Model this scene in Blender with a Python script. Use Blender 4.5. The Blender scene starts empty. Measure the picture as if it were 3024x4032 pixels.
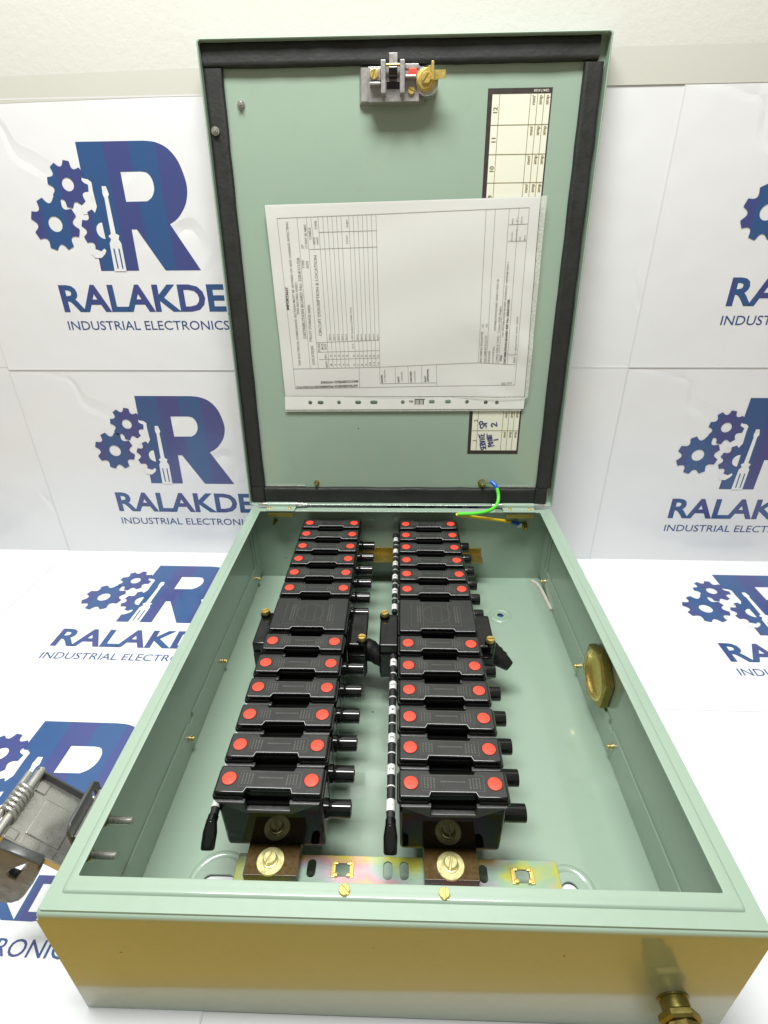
import bpy, bmesh, math, random
from mathutils import Matrix, Vector
random.seed(7)
R = math.radians
scene = bpy.context.scene

# ---------------------------------------------------------------- camera
cam_d = bpy.data.cameras.new("camera")
cam = bpy.data.objects.new("camera", cam_d)
scene.collection.objects.link(cam)
cam.location = (0.00051, -0.1499, 0.44571)
cam.rotation_mode = 'XYZ'
cam.rotation_euler = (1.08175, 0.00924, 0.02968)
cam_d.sensor_fit = 'VERTICAL'
cam_d.sensor_height = 36.0
cam_d.lens = 36.0 * 2108.94 / 4032.0
cam_d.clip_start = 0.01
cam_d.clip_end = 100.0
scene.camera = cam
scene.render.resolution_x = 768
scene.render.resolution_y = 1024

# ---------------------------------------------------------------- world and lamps (indoor ceiling light)
world = bpy.data.worlds.new("World")
scene.world = world
world.use_nodes = True
bg = world.node_tree.nodes["Background"]
bg.inputs[0].default_value = (1.0, 0.96, 0.84, 1)
bg.inputs[1].default_value = 0.25

def area(name, loc, rot, sx, sy, power, col):
    d = bpy.data.lights.new(name, 'AREA')
    d.shape = 'RECTANGLE'; d.size = sx; d.size_y = sy; d.energy = power; d.color = col
    o = bpy.data.objects.new(name, d); scene.collection.objects.link(o)
    o.location = loc; o.rotation_euler = rot
    return o
area("ceiling_panel_lamp", (-0.12, 0.085, 1.46), (R(-3), 0, 0), 0.78, 0.28, 27.0, (1.0, 1.0, 0.982))

scene.view_settings.view_transform = 'Standard'
scene.view_settings.look = 'None'
scene.view_settings.gamma = 1
scene.view_settings.exposure = 0.17
scene.view_settings.use_curve_mapping = False

# ---------------------------------------------------------------- materials
def new_mat(name):
    m = bpy.data.materials.new(name); m.use_nodes = True
    nt = m.node_tree
    return m, nt, nt.nodes["Principled BSDF"]
def N(nt, t, **kw):
    n = nt.nodes.new(t)
    for k, v in kw.items(): setattr(n, k, v)
    return n
def mapped(nt, scale=(1, 1, 1)):
    tc = N(nt, "ShaderNodeTexCoord"); mp = N(nt, "ShaderNodeMapping")
    mp.inputs["Scale"].default_value = scale
    nt.links.new(tc.outputs["Object"], mp.inputs[0]); return mp.outputs[0]
def noise(nt, vec, scale, detail=3, rough=0.5):
    n = N(nt, "ShaderNodeTexNoise"); n.inputs["Scale"].default_value = scale
    n.inputs["Detail"].default_value = detail; n.inputs["Roughness"].default_value = rough
    nt.links.new(vec, n.inputs["Vector"]); return n.outputs["Fac"]
def ramp(nt, fac, stops):
    r = N(nt, "ShaderNodeValToRGB"); e = r.color_ramp.elements
    while len(e) < len(stops): e.new(0.5)
    for el, (p, c) in zip(e, stops):
        el.position = p; el.color = (c[0], c[1], c[2], 1) if hasattr(c, '__len__') else (c, c, c, 1)
    nt.links.new(fac, r.inputs[0]); return r.outputs[0]
def mixc(nt, fac, a, b, mode='MIX'):
    n = N(nt, "ShaderNodeMix", data_type='RGBA', blend_type=mode)
    for sock, v in ((n.inputs[0], fac), (n.inputs[6], a), (n.inputs[7], b)):
        if hasattr(v, 'is_linked'): nt.links.new(v, sock)
        elif hasattr(v, '__len__'): sock.default_value = (v[0], v[1], v[2], 1)
        else: sock.default_value = v
    return n.outputs[2]
def bump(nt, b, height, strength=0.2, dist=0.001):
    n = N(nt, "ShaderNodeBump"); n.inputs["Strength"].default_value = strength
    n.inputs["Distance"].default_value = dist
    nt.links.new(height, n.inputs["Height"]); nt.links.new(n.outputs[0], b.inputs["Normal"])
def simple(name, col, rough=0.5, metal=0.0, var=0.12, vscale=60, bmp=0.0, bscale=400, coat=0.0, ior=1.5, rvar=0.1):
    m, nt, b = new_mat(name)
    v = mapped(nt); f = noise(nt, v, vscale)
    c = mixc(nt, f, [x * (1 - var) for x in col], [min(1, x * (1 + var)) for x in col])
    nt.links.new(c, b.inputs["Base Color"])
    f2 = noise(nt, v, vscale * 3.1, 4)
    rr = ramp(nt, f2, [(0.3, max(0.02, rough - rvar)), (0.7, min(1, rough + rvar))])
    nt.links.new(rr, b.inputs["Roughness"])
    b.inputs["Metallic"].default_value = metal; b.inputs["IOR"].default_value = ior
    b.inputs["Coat Weight"].default_value = coat; b.inputs["Coat Roughness"].default_value = 0.06
    if bmp: bump(nt, b, noise(nt, v, bscale, 3), bmp, 0.0006)
    return m

def paint_mat(name, col, rough, coat, coat_ior, peel):
    m, nt, b = new_mat(name)
    v = mapped(nt)
    big = noise(nt, v, 9, 3); fine = noise(nt, v, 130, 4, 0.65)
    c = mixc(nt, big, [x * 0.95 for x in col], [x * 1.05 for x in col])
    grime = ramp(nt, noise(nt, v, 34, 6, 0.72), [(0.60, 0.0), (0.78, 0.30)])
    c = mixc(nt, grime, c, (col[0] * 0.72, col[1] * 0.70, col[2] * 0.55))
    vo = N(nt, "ShaderNodeTexVoronoi"); vo.inputs["Scale"].default_value = 75
    nt.links.new(v, vo.inputs["Vector"])
    rnd = N(nt, "ShaderNodeSeparateColor"); nt.links.new(vo.outputs["Color"], rnd.inputs[0])
    pick = ramp(nt, rnd.outputs[0], [(0.955, 0.0), (0.96, 1.0)])
    near = ramp(nt, vo.outputs["Distance"], [(0.05, 1.0), (0.09, 0.0)])
    mul = N(nt, "ShaderNodeMath", operation='MULTIPLY'); nt.links.new(pick, mul.inputs[0]); nt.links.new(near, mul.inputs[1])
    c = mixc(nt, mul.outputs[0], c, (0.06, 0.055, 0.035))
    nt.links.new(c, b.inputs["Base Color"])
    rr = ramp(nt, fine, [(0.3, rough - 0.05), (0.7, rough + 0.07)])
    nt.links.new(rr, b.inputs["Roughness"])
    b.inputs["Coat Weight"].default_value = coat; b.inputs["Coat IOR"].default_value = coat_ior
    b.inputs["Coat Roughness"].default_value = 0.09
    bump(nt, b, noise(nt, v, 330, 2), peel, 0.0005)
    return m

GREEN = (0.290, 0.392, 0.306)
M = {}
M['paint'] = paint_mat('green_enamel', GREEN, 0.36, 0.75, 1.55, 0.06)
M['gasket'] = simple('foam_gasket', (0.0125, 0.0145, 0.012), 0.60, var=0.6, vscale=34, bmp=0.5, bscale=260)
M['lid'] = simple('matt_black_plastic', (0.021, 0.022, 0.0205), 0.42, var=0.28, vscale=45, bmp=0.12, bscale=900)
M['gloss'] = simple('glossy_black_plastic', (0.0055, 0.006, 0.0055), 0.075, var=0.2, rvar=0.03, ior=1.55)
M['base'] = simple('moulded_base_plastic', (0.0045, 0.005, 0.0045), 0.055, var=0.2, rvar=0.02, ior=1.22)
M['dark_cast_shade'] = simple('dark_cast_and_shade_metal', (0.095, 0.10, 0.098), 0.36, 0.35, var=0.3, vscale=60, bmp=0.1)  # dark grey cast arm; also shading of the steel latch put into colour
M['grip'] = simple('satin_black_plastic', (0.024, 0.025, 0.023), 0.36, var=0.2, vscale=80, bmp=0.06)
M['relief_sheen'] = simple('relief_sheen_grey', (0.085, 0.086, 0.078), 0.42, var=0.4)  # flat strokes; light caught by raised black moulding is put into this lighter grey
M['red'] = simple('red_plastic', (0.86, 0.062, 0.030), 0.45, var=0.08, vscale=200, bmp=0.1)
M['brass'] = simple('brass', (0.74, 0.56, 0.17), 0.34, 0.8, var=0.12, vscale=160, bmp=0.04)
M['yellowzinc'] = simple('pale_yellow_zinc', (0.78, 0.71, 0.34), 0.38, 0.72, var=0.10, vscale=120, bmp=0.04)
M['midbrass'] = simple('worn_brass', (0.52, 0.39, 0.115), 0.36, 0.8, var=0.25, vscale=60, bmp=0.1)
M['glandbrass'] = simple('tarnished_gland_brass', (0.20, 0.165, 0.045), 0.34, 0.8, var=0.3, vscale=80, bmp=0.1)
M['oldbrass'] = simple('dull_brass', (0.36, 0.275, 0.07), 0.34, 0.85, var=0.25, vscale=70, bmp=0.15)
M['steel'] = simple('brushed_steel', (0.56, 0.555, 0.52), 0.28, 0.85, var=0.10, vscale=55, bmp=0.02)
M['castgrey'] = simple('cast_grey_zinc', (0.40, 0.385, 0.375), 0.40, 0.6, var=0.2, vscale=120, bmp=0.15)
M['white_plastic'] = simple('white_plastic', (0.70, 0.71, 0.67), 0.4, var=0.05)
M['blackprint'] = simple('black_print', (0.02, 0.02, 0.02), 0.5)
M['brownboard'] = simple('brown_laminate_board', (0.080, 0.046, 0.010), 0.30, var=0.3, vscale=90, bmp=0.1)
M['green_wire'] = simple('green_insulation', (0.10, 0.66, 0.045), 0.35, var=0.06)
M['yellow_wire'] = simple('yellow_insulation', (0.72, 0.50, 0.015), 0.35, var=0.06)
M['blue_lug'] = simple('blue_crimp_sleeve', (0.01, 0.105, 0.56), 0.28, var=0.1)
M['tape_black'] = simple('black_insulating_tape', (0.009, 0.009, 0.0085), 0.42, var=0.4, bmp=0.3, bscale=240)
M['sealant'] = simple('pale_sealing_strip', (0.62, 0.62, 0.52), 0.6, var=0.2, vscale=200, bmp=0.4, bscale=500)

def zinc_mat():
    m, nt, b = new_mat('yellow_passivated_zinc')
    v = mapped(nt, (1, 1.6, 1))
    f = noise(nt, v, 19, 3, 0.45)
    c = ramp(nt, f, [(0.30, (0.50, 0.44, 0.02)), (0.385, (0.50, 0.52, 0.12)), (0.45, (0.32, 0.48, 0.34)),
                     (0.53, (0.42, 0.44, 0.46)), (0.60, (0.62, 0.34, 0.36)), (0.72, (0.58, 0.46, 0.10))])
    tc = N(nt, "ShaderNodeTexCoord"); sp = N(nt, "ShaderNodeSeparateXYZ"); nt.links.new(tc.outputs["Object"], sp.inputs[0])
    ed = None
    for out, lo, hi in ((sp.outputs[1], 0.0735, 0.0795), (sp.outputs[0], 0.104, 0.1150), (sp.outputs[0], -0.112, -0.1175)):
        mr = N(nt, "ShaderNodeMapRange"); mr.inputs[1].default_value = lo; mr.inputs[2].default_value = hi; nt.links.new(out, mr.inputs[0])
        if ed is None: ed = mr.outputs[0]
        else:
            mx = N(nt, "ShaderNodeMath", operation='MAXIMUM'); nt.links.new(ed, mx.inputs[0]); nt.links.new(mr.outputs[0], mx.inputs[1]); ed = mx.outputs[0]
    wob = N(nt, "ShaderNodeMath", operation='MULTIPLY'); nt.links.new(ed, wob.inputs[0])
    nt.links.new(ramp(nt, noise(nt, v, 40, 3), [(0.40, 0.0), (0.65, 0.85)]), wob.inputs[1])
    c = mixc(nt, wob.outputs[0], c, (0.55, 0.52, 0.015))
    nt.links.new(c, b.inputs["Base Color"])
    b.inputs["Metallic"].default_value = 0.85; b.inputs["Roughness"].default_value = 0.33
    bump(nt, b, noise(nt, v, 300, 3), 0.06, 0.0005)
    return m
M['zinc'] = zinc_mat()

def paper_mat(name, col, film, wrinkle, crease=0.0):
    m, nt, b = new_mat(name)
    v = mapped(nt)
    f = noise(nt, v, 6, 5, 0.6); g = noise(nt, v, 45, 5, 0.7)
    c = mixc(nt, f, [x * 0.975 for x in col], col)
    c = mixc(nt, ramp(nt, g, [(0.62, 0.0), (0.80, 0.16)]), c, (col[0] * 0.8, col[1] * 0.8, col[2] * 0.74))
    nt.links.new(c, b.inputs["Base Color"])
    b.inputs["Roughness"].default_value = 0.55
    b.inputs["Coat Weight"].default_value = film; b.inputs["Coat Roughness"].default_value = 0.14
    w = noise(nt, v, 8, 4, 0.55)
    n = N(nt, "ShaderNodeBump"); n.inputs["Strength"].default_value = wrinkle; n.inputs["Distance"].default_value = 0.004
    nt.links.new(w, n.inputs["Height"]); nt.links.new(n.outputs[0], b.inputs["Coat Normal"])
    if crease:
        vo = N(nt, "ShaderNodeTexVoronoi", feature='DISTANCE_TO_EDGE'); vo.inputs["Scale"].default_value = 5.5
        wv = N(nt, "ShaderNodeVectorMath", operation='ADD'); nz = N(nt, "ShaderNodeTexNoise"); nz.inputs["Scale"].default_value = 7
        nt.links.new(v, nz.inputs["Vector"]); sc = N(nt, "ShaderNodeVectorMath", operation='SCALE'); sc.inputs["Scale"].default_value = 0.12
        nt.links.new(nz.outputs["Color"], sc.inputs[0]); nt.links.new(v, wv.inputs[0]); nt.links.new(sc.outputs[0], wv.inputs[1])
        nt.links.new(wv.outputs[0], vo.inputs["Vector"])
        line = ramp(nt, vo.outputs["Distance"], [(0.0, 0.0), (0.035, 0.9), (0.25, 1.0)])
        mask = ramp(nt, noise(nt, v, 4.2, 2), [(0.50, 0.0), (0.62, 1.0)])
        hm = mixc(nt, mask, (1, 1, 1), line)
        big = noise(nt, v, 5.0, 3, 0.5)
        ad = N(nt, "ShaderNodeMath", operation='MULTIPLY_ADD'); ad.inputs[1].default_value = 3.2
        nt.links.new(big, ad.inputs[0]); nt.links.new(hm, ad.inputs[2])
        nb = N(nt, "ShaderNodeBump"); nb.inputs["Strength"].default_value = crease; nb.inputs["Distance"].default_value = 0.004
        nt.links.new(ad.outputs[0], nb.inputs["Height"]); nt.links.new(nb.outputs[0], b.inputs["Normal"]); nt.links.new(nb.outputs[0], n.inputs["Normal"])
    return m
M['poster'] = paper_mat('laminated_white_paper', (0.80, 0.82, 0.84), 0.85, 0.5, 0.34)
M['sheet'] = paper_mat('office_paper', (0.84, 0.845, 0.825), 0.25, 0.5)
M['cream'] = paper_mat('cream_card', (0.72, 0.73, 0.60), 0.1, 0.2)
M['laminate'] = paper_mat('laminate_edge', (0.715, 0.73, 0.735), 0.8, 0.2)
M['masking'] = paper_mat('masking_tape', (0.585, 0.59, 0.53), 0.1, 0.4)
M['labelblack'] = simple('label_border_brown_black', (0.035, 0.026, 0.022), 0.5)
M['labelprint'] = simple('olive_print', (0.20, 0.165, 0.055), 0.6)
M['greyprint'] = simple('grey_laser_print', (0.32, 0.31, 0.28), 0.6)
M['darkprint'] = simple('dark_laser_print', (0.10, 0.095, 0.085), 0.6)
M['pen'] = simple('blue_pen_ink', (0.018, 0.022, 0.17), 0.45)

def logo_mat():
    m, nt, b = new_mat('blue_banded_print')
    tc = N(nt, "ShaderNodeTexCoord"); sp = N(nt, "ShaderNodeSeparateXYZ")
    nt.links.new(tc.outputs["Object"], sp.inputs[0])
    mu = N(nt, "ShaderNodeMath", operation='MULTIPLY'); mu.inputs[1].default_value = 17.0
    nt.links.new(sp.outputs[0], mu.inputs[0])
    fr = N(nt, "ShaderNodeMath", operation='PINGPONG'); fr.inputs[1].default_value = 0.5
    nt.links.new(mu.outputs[0], fr.inputs[0])
    f = ramp(nt, fr.outputs[0], [(0.235, 0.0), (0.265, 1.0)])
    c = mixc(nt, f, (0.021, 0.082, 0.235), (0.043, 0.060, 0.220))
    nt.links.new(c, b.inputs["Base Color"])
    b.inputs["Roughness"].default_value = 0.5
    b.inputs["Coat Weight"].default_value = 0.8; b.inputs["Coat Roughness"].default_value = 0.14
    w = noise(nt, tc.outputs["Object"], 8, 4, 0.55)
    n = N(nt, "ShaderNodeBump"); n.inputs["Strength"].default_value = 0.25; n.inputs["Distance"].default_value = 0.004
    nt.links.new(w, n.inputs["Height"]); nt.links.new(n.outputs[0], b.inputs["Coat Normal"])
    return m
M['logo'] = logo_mat()

def wall_mat():
    m, nt, b = new_mat('textured_painted_wall')
    v = mapped(nt)
    f = noise(nt, v, 120, 5, 0.7)
    c = mixc(nt, noise(nt, v, 3, 2), (0.60, 0.61, 0.555), (0.625, 0.635, 0.58))
    nt.links.new(c, b.inputs["Base Color"]); b.inputs["Roughness"].default_value = 0.75
    bump(nt, b, f, 0.24, 0.0016)
    return m
M['wall'] = wall_mat()

def wood_mat():
    m, nt, b = new_mat('varnished_wood')
    v = mapped(nt, (3, 40, 3))
    f = noise(nt, v, 1.2, 5, 0.6)
    c = mixc(nt, f, (0.44, 0.25, 0.003), (0.53, 0.305, 0.004))
    nt.links.new(c, b.inputs["Base Color"]); b.inputs["Roughness"].default_value = 0.5
    return m
M['wood'] = wood_mat()

def film_mat():
    m = bpy.data.materials.new('clear_pocket_film'); m.use_nodes = True
    nt = m.node_tree; nt.nodes.clear()
    out = N(nt, "ShaderNodeOutputMaterial"); mx = N(nt, "ShaderNodeMixShader")
    tr = N(nt, "ShaderNodeBsdfTransparent"); gl = N(nt, "ShaderNodeBsdfGlossy")
    tr.inputs[0].default_value = (0.96, 0.965, 0.955, 1)
    gl.inputs["Roughness"].default_value = 0.10
    lw = N(nt, "ShaderNodeLayerWeight"); lw.inputs[0].default_value = 0.5
    v = mapped(nt); nb = N(nt, "ShaderNodeBump"); nb.inputs["Strength"].default_value = 0.35; nb.inputs["Distance"].default_value = 0.004
    nt.links.new(noise(nt, v, 18, 4, 0.55), nb.inputs["Height"])
    nt.links.new(nb.outputs[0], gl.inputs["Normal"])
    f = ramp(nt, lw.outputs["Facing"], [(0.0, 0.11), (0.6, 0.15), (0.95, 0.40)])
    nt.links.new(f, mx.inputs[0]); nt.links.new(tr.outputs[0], mx.inputs[1]); nt.links.new(gl.outputs[0], mx.inputs[2])
    nt.links.new(mx.outputs[0], out.inputs[0]); return m
M['film'] = film_mat()
def milky_mat():
    m = bpy.data.materials.new('milky_welded_film'); m.use_nodes = True
    nt = m.node_tree; nt.nodes.clear()
    out = N(nt, "ShaderNodeOutputMaterial"); mx = N(nt, "ShaderNodeMixShader")
    tr = N(nt, "ShaderNodeBsdfTransparent"); df = N(nt, "ShaderNodeBsdfPrincipled")
    df.inputs["Base Color"].default_value = (0.80, 0.82, 0.76, 1); df.inputs["Roughness"].default_value = 0.25
    v = mapped(nt)
    f = ramp(nt, noise(nt, v, 420, 2), [(0.35, 0.42), (0.65, 0.62)])
    nt.links.new(f, mx.inputs[0]); nt.links.new(tr.outputs[0], mx.inputs[1]); nt.links.new(df.outputs[0], mx.inputs[2])
    nt.links.new(mx.outputs[0], out.inputs[0]); return m
M['milky'] = milky_mat()

# ---------------------------------------------------------------- geometry helpers
col = scene.collection
def mesh_of(bm, name, smooth=None):
    me = bpy.data.meshes.new(name)
    bmesh.ops.recalc_face_normals(bm, faces=bm.faces[:])
    bm.to_mesh(me); bm.free()
    if smooth is not None and len(me.polygons):
        me.shade_smooth()
        me.set_sharp_from_angle(angle=R(smooth))
    return me
def wn_mod(o):
    w = o.modifiers.new('weighted_normal', 'WEIGHTED_NORMAL'); w.keep_sharp = True; w.weight = 80
def obj(name, bm, mat, parent=None, m4=None, smooth=35):
    me = bm if isinstance(bm, bpy.types.Mesh) else mesh_of(bm, name, smooth)
    if not me.materials: me.materials.append(M[mat] if isinstance(mat, str) else mat)
    o = bpy.data.objects.new(name, me); col.objects.link(o)
    if parent: o.parent = parent
    if m4 is not None: o.matrix_local = m4
    if smooth is not None and len(me.polygons) > 6: wn_mod(o)
    return o
def empty(name, loc=(0, 0, 0)):
    o = bpy.data.objects.new(name, None); col.objects.link(o); o.location = loc
    o.empty_display_size = 0.02
    return o
def tag(o, label=None, cat=None, group=None, kind=None):
    if label: o["label"] = label
    if cat: o["category"] = cat
    if group: o["group"] = group
    if kind: o["kind"] = kind
    return o
def BM(): return bmesh.new()
def bx(bm, x0, x1, y0, y1, z0, z1, bev=0.0, seg=2, M4=None):
    vs = bmesh.ops.create_cube(bm, size=1.0)['verts']
    for v in vs:
        v.co = Vector((x0 + (v.co.x + .5) * (x1 - x0), y0 + (v.co.y + .5) * (y1 - y0), z0 + (v.co.z + .5) * (z1 - z0)))
    if bev:
        es = list({e for v in vs for e in v.link_edges})
        r = bmesh.ops.bevel(bm, geom=es, offset=bev, segments=seg, affect='EDGES', profile=0.5)
        vs = list({v for f in r['faces'] for v in f.verts} | {v for v in vs if v.is_valid})
    if M4 is not None:
        for v in vs: v.co = M4 @ v.co
    return bm
def frame_to(p0, p1):
    p0 = Vector(p0); d = (Vector(p1) - p0)
    return Matrix.Translation(p0) @ d.to_track_quat('Z', 'Y').to_matrix().to_4x4(), d.length
def lathe(bm, prof, M4=None, seg=24, phase=0.0):
    """prof: list of (r, z); axis = local z."""
    M4 = M4 or Matrix.Identity(4); rings = []
    for r, z in prof:
        if r < 1e-7: rings.append([bm.verts.new(M4 @ Vector((0, 0, z)))])
        else: rings.append([bm.verts.new(M4 @ Vector((r * math.cos(phase + 2 * math.pi * k / seg), r * math.sin(phase + 2 * math.pi * k / seg), z))) for k in range(seg)])
    for a, b in zip(rings, rings[1:]):
        for k in range(seg):
            k2 = (k + 1) % seg
            if len(a) == 1 and len(b) == 1: continue
            if len(a) == 1: bm.faces.new((a[0], b[k], b[k2]))
            elif len(b) == 1: bm.faces.new((a[k], a[k2], b[0]))
            else: bm.faces.new((a[k], a[k2], b[k2], b[k]))
    return bm
def cyl(bm, p0, p1, r, seg=20, bev=0.0004):
    M4, h = frame_to(p0, p1)
    return lathe(bm, [(0, 0), (r - bev, 0), (r, bev), (r, h - bev), (r - bev, h), (0, h)], M4, seg)
def tube(bm, pts, rad, seg=12, sub=6, cap=True):
    pts = [Vector(p) for p in pts]
    rad = rad if hasattr(rad, '__len__') else [rad] * len(pts)
    P, Rr = [], []
    n = len(pts)
    for i in range(n - 1):
        p0, p1, p2, p3 = pts[max(i - 1, 0)], pts[i], pts[i + 1], pts[min(i + 2, n - 1)]
        for s in range(sub):
            t = s / sub
            P.append(0.5 * ((2 * p1) + (p2 - p0) * t + (2 * p0 - 5 * p1 + 4 * p2 - p3) * t * t + (3 * p1 - p0 - 3 * p2 + p3) * t ** 3))
            Rr.append(rad[i] + (rad[i + 1] - rad[i]) * t)
    P.append(pts[-1]); Rr.append(rad[-1])
    rings = []; up = Vector((0.13, 0.21, 0.97))
    for i, p in enumerate(P):
        d = (P[min(i + 1, len(P) - 1)] - P[max(i - 1, 0)]).normalized()
        a = d.cross(up)
        if a.length < 1e-4: a = d.cross(Vector((1, 0, 0)))
        a.normalize(); b = d.cross(a); up = -b if False else up
        rings.append([bm.verts.new(p + Rr[i] * (a * math.cos(2 * math.pi * k / seg) + b * math.sin(2 * math.pi * k / seg))) for k in range(seg)])
    for a, b in zip(rings, rings[1:]):
        for k in range(seg): bm.faces.new((a[k], a[(k + 1) % seg], b[(k + 1) % seg], b[k]))
    if cap:
        bm.faces.new(rings[0][::-1]); bm.faces.new(rings[-1])
    return bm
def offset_poly(poly, d):
    n = len(poly); out = []
    ar = sum(poly[i][0] * poly[(i + 1) % n][1] - poly[(i + 1) % n][0] * poly[i][1] for i in range(n))
    s = 1 if ar > 0 else -1
    for i in range(n):
        a = Vector(poly[i - 1]); b = Vector(poly[i]); c = Vector(poly[(i + 1) % n])
        e1 = (b - a).normalized(); e2 = (c - b).normalized()
        n1 = Vector((-e1.y, e1.x)) * s; n2 = Vector((-e2.y, e2.x)) * s
        m = n1 + n2
        k = m.length_squared
        m = m * (2 / k) if k > 1e-6 else n1
        if m.length > 2: m = m.normalized() * 2
        out.append((b.x + m.x * d, b.y + m.y * d))
    return out
def loft(bm, poly, steps, M4=None, cap0=True, cap1=True):
    """steps: (inset, z)"""
    M4 = M4 or Matrix.Identity(4); rings = []
    for d, z in steps:
        q = offset_poly(poly, d) if d else poly
        rings.append([bm.verts.new(M4 @ Vector((x, y, z))) for x, y in q])
    n = len(poly)
    for a, b in zip(rings, rings[1:]):
        for k in range(n): bm.faces.new((a[k], a[(k + 1) % n], b[(k + 1) % n], b[k]))
    if cap0: bm.faces.new(rings[0][::-1])
    if cap1: bm.faces.new(rings[-1])
    return bm
def rrect(x0, x1, y0, y1, r, n=4):
    out = []
    for cx, cy, a0 in ((x1 - r, y0 + r, -90), (x1 - r, y1 - r, 0), (x0 + r, y1 - r, 90), (x0 + r, y0 + r, 180)):
        for k in range(n + 1):
            a = R(a0 + 90 * k / n); out.append((cx + r * math.cos(a), cy + r * math.sin(a)))
    return out
def circle(cx, cy, r, n=24, ry=None):
    return [(cx + r * math.cos(2 * math.pi * k / n), cy + (ry or r) * math.sin(2 * math.pi * k / n)) for k in range(n)]
def slot(cx, cy, w, h, n=6):
    return rrect(cx - w / 2, cx + w / 2, cy - h / 2, cy + h / 2, min(w, h) / 2 * 0.999, n)
def plate(name, loops, z0, z1, bevel=0.0):
    """flat plate with holes: first loop outline, other loops holes (filled 2D curve)."""
    cu = bpy.data.curves.new(name, 'CURVE'); cu.dimensions = '2D'; cu.fill_mode = 'BOTH'
    cu.extrude = max(0.0, (z1 - z0) / 2 - bevel); cu.bevel_depth = bevel; cu.bevel_resolution = 1
    if bevel: cu.offset = -bevel
    for lp in loops:
        s = cu.splines.new('POLY'); s.points.add(len(lp) - 1)
        for p, (x, y) in zip(s.points, lp): p.co = (x, y, 0, 1)
        s.use_cyclic_u = True
    o = bpy.data.objects.new("tmp", cu)
    me = bpy.data.meshes.new_from_object(o)
    bpy.data.objects.remove(o); bpy.data.curves.remove(cu)
    me.materials.clear()
    for v in me.vertices: v.co.z += (z0 + z1) / 2
    me.name = name
    return me
def text_geo(s, bold=0.0, res=3):
    cu = bpy.data.curves.new("txt", 'FONT'); cu.body = s; cu.size = 1.0; cu.resolution_u = res
    cu.fill_mode = 'FRONT'; cu.offset = bold
    o = bpy.data.objects.new("tmp", cu)
    me = bpy.data.meshes.new_from_object(o)
    V = [(v.co.x, v.co.y) for v in me.vertices]; F = [tuple(p.vertices) for p in me.polygons]
    bpy.data.objects.remove(o); bpy.data.curves.remove(cu); bpy.data.meshes.remove(me)
    return V, F
def add_text(bm, s, p0, dirv, length, height, bold=0.0, zf=0.0, centre=False, res=3, cap=None):
    """lettering in local xy: starts at p0, runs along dirv, total length, cap height."""
    V, F = text_geo(s, bold, res)
    if not V: return
    x0 = min(v[0] for v in V); x1 = max(v[0] for v in V)
    ch = cap or 0.70
    d = Vector(dirv).normalized(); u = Vector((-d.y, d.x))
    sx = length / (x1 - x0) if length else height / ch
    sy = height / ch
    off = -(x1 - x0) * sx / 2 if centre else 0
    vs = []
    for x, y in V:
        q = Vector(p0) + d * ((x - x0) * sx + off) + u * (y * sy)
        vs.append(bm.verts.new((q.x, q.y, zf(q.x, q.y) if callable(zf) else zf)))
    for f in F:
        try: bm.faces.new([vs[i] for i in f])
        except ValueError: pass
def add_line(bm, a, b, w, zf=0.0, nseg=1):
    a = Vector(a); b = Vector(b); d = (b - a).normalized(); n = Vector((-d.y, d.x)) * w / 2
    pr = None
    for k in range(nseg + 1):
        p = a + (b - a) * (k / nseg)
        z = zf(p.x, p.y) if callable(zf) else zf
        c = (bm.verts.new((p.x + n.x, p.y + n.y, z)), bm.verts.new((p.x - n.x, p.y - n.y, z)))
        if pr: bm.faces.new((pr[0], pr[1], c[1], c[0]))
        pr = c
def add_poly(bm, pts, z):
    bm.faces.new([bm.verts.new((x, y, z)) for x, y in pts])
def flat_mesh(bm, name):
    for f in bm.faces:
        f.normal_update()
        if f.normal.z < 0: f.normal_flip()
    me = bpy.data.meshes.new(name); bm.to_mesh(me); bm.free(); return me
def slotted_screw(bm, M4, r, h, ang=0.0, slotw=None):
    """cheese-head screw with a cut slot, standing on local z = 0."""
    sw = slotw or r * 0.16
    Rz = Matrix.Rotation(ang, 4, 'Z'); n = 14
    for s in (1, -1):
        a0 = math.asin(sw / r); pts = []
        for k in range(n + 1):
            a = a0 + (math.pi - 2 * a0) * k / n
            pts.append((r * math.cos(a), s * r * math.sin(a)))
        if s < 0: pts = pts[::-1]
        loft(bm, pts, [(0, h * 0.45), (0, h * 0.85), (r * 0.1, h)], M4 @ Rz, cap0=False)
    lathe(bm, [(r * 1.0, 0), (r * 1.0, h * 0.5), (0, h * 0.5)], M4 @ Rz, 28)
    return bm
def hexnut(bm, M4, r, h, bore=None, seg=6):
    ch = h * 0.15
    if bore:
        lathe(bm, [(r * 0.93, 0), (r, ch), (r, h - ch), (r * 0.9, h)], M4, 6)
        pts = [(r * .9 * math.cos(2 * math.pi * k / 6), r * .9 * math.sin(2 * math.pi * k / 6)) for k in range(6)]
    else:
        lathe(bm, [(r * 0.93, 0), (r, ch), (r, h - ch), (r * 0.9, h), (0, h)], M4, 6)
    return bm
T = Matrix.Translation
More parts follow.
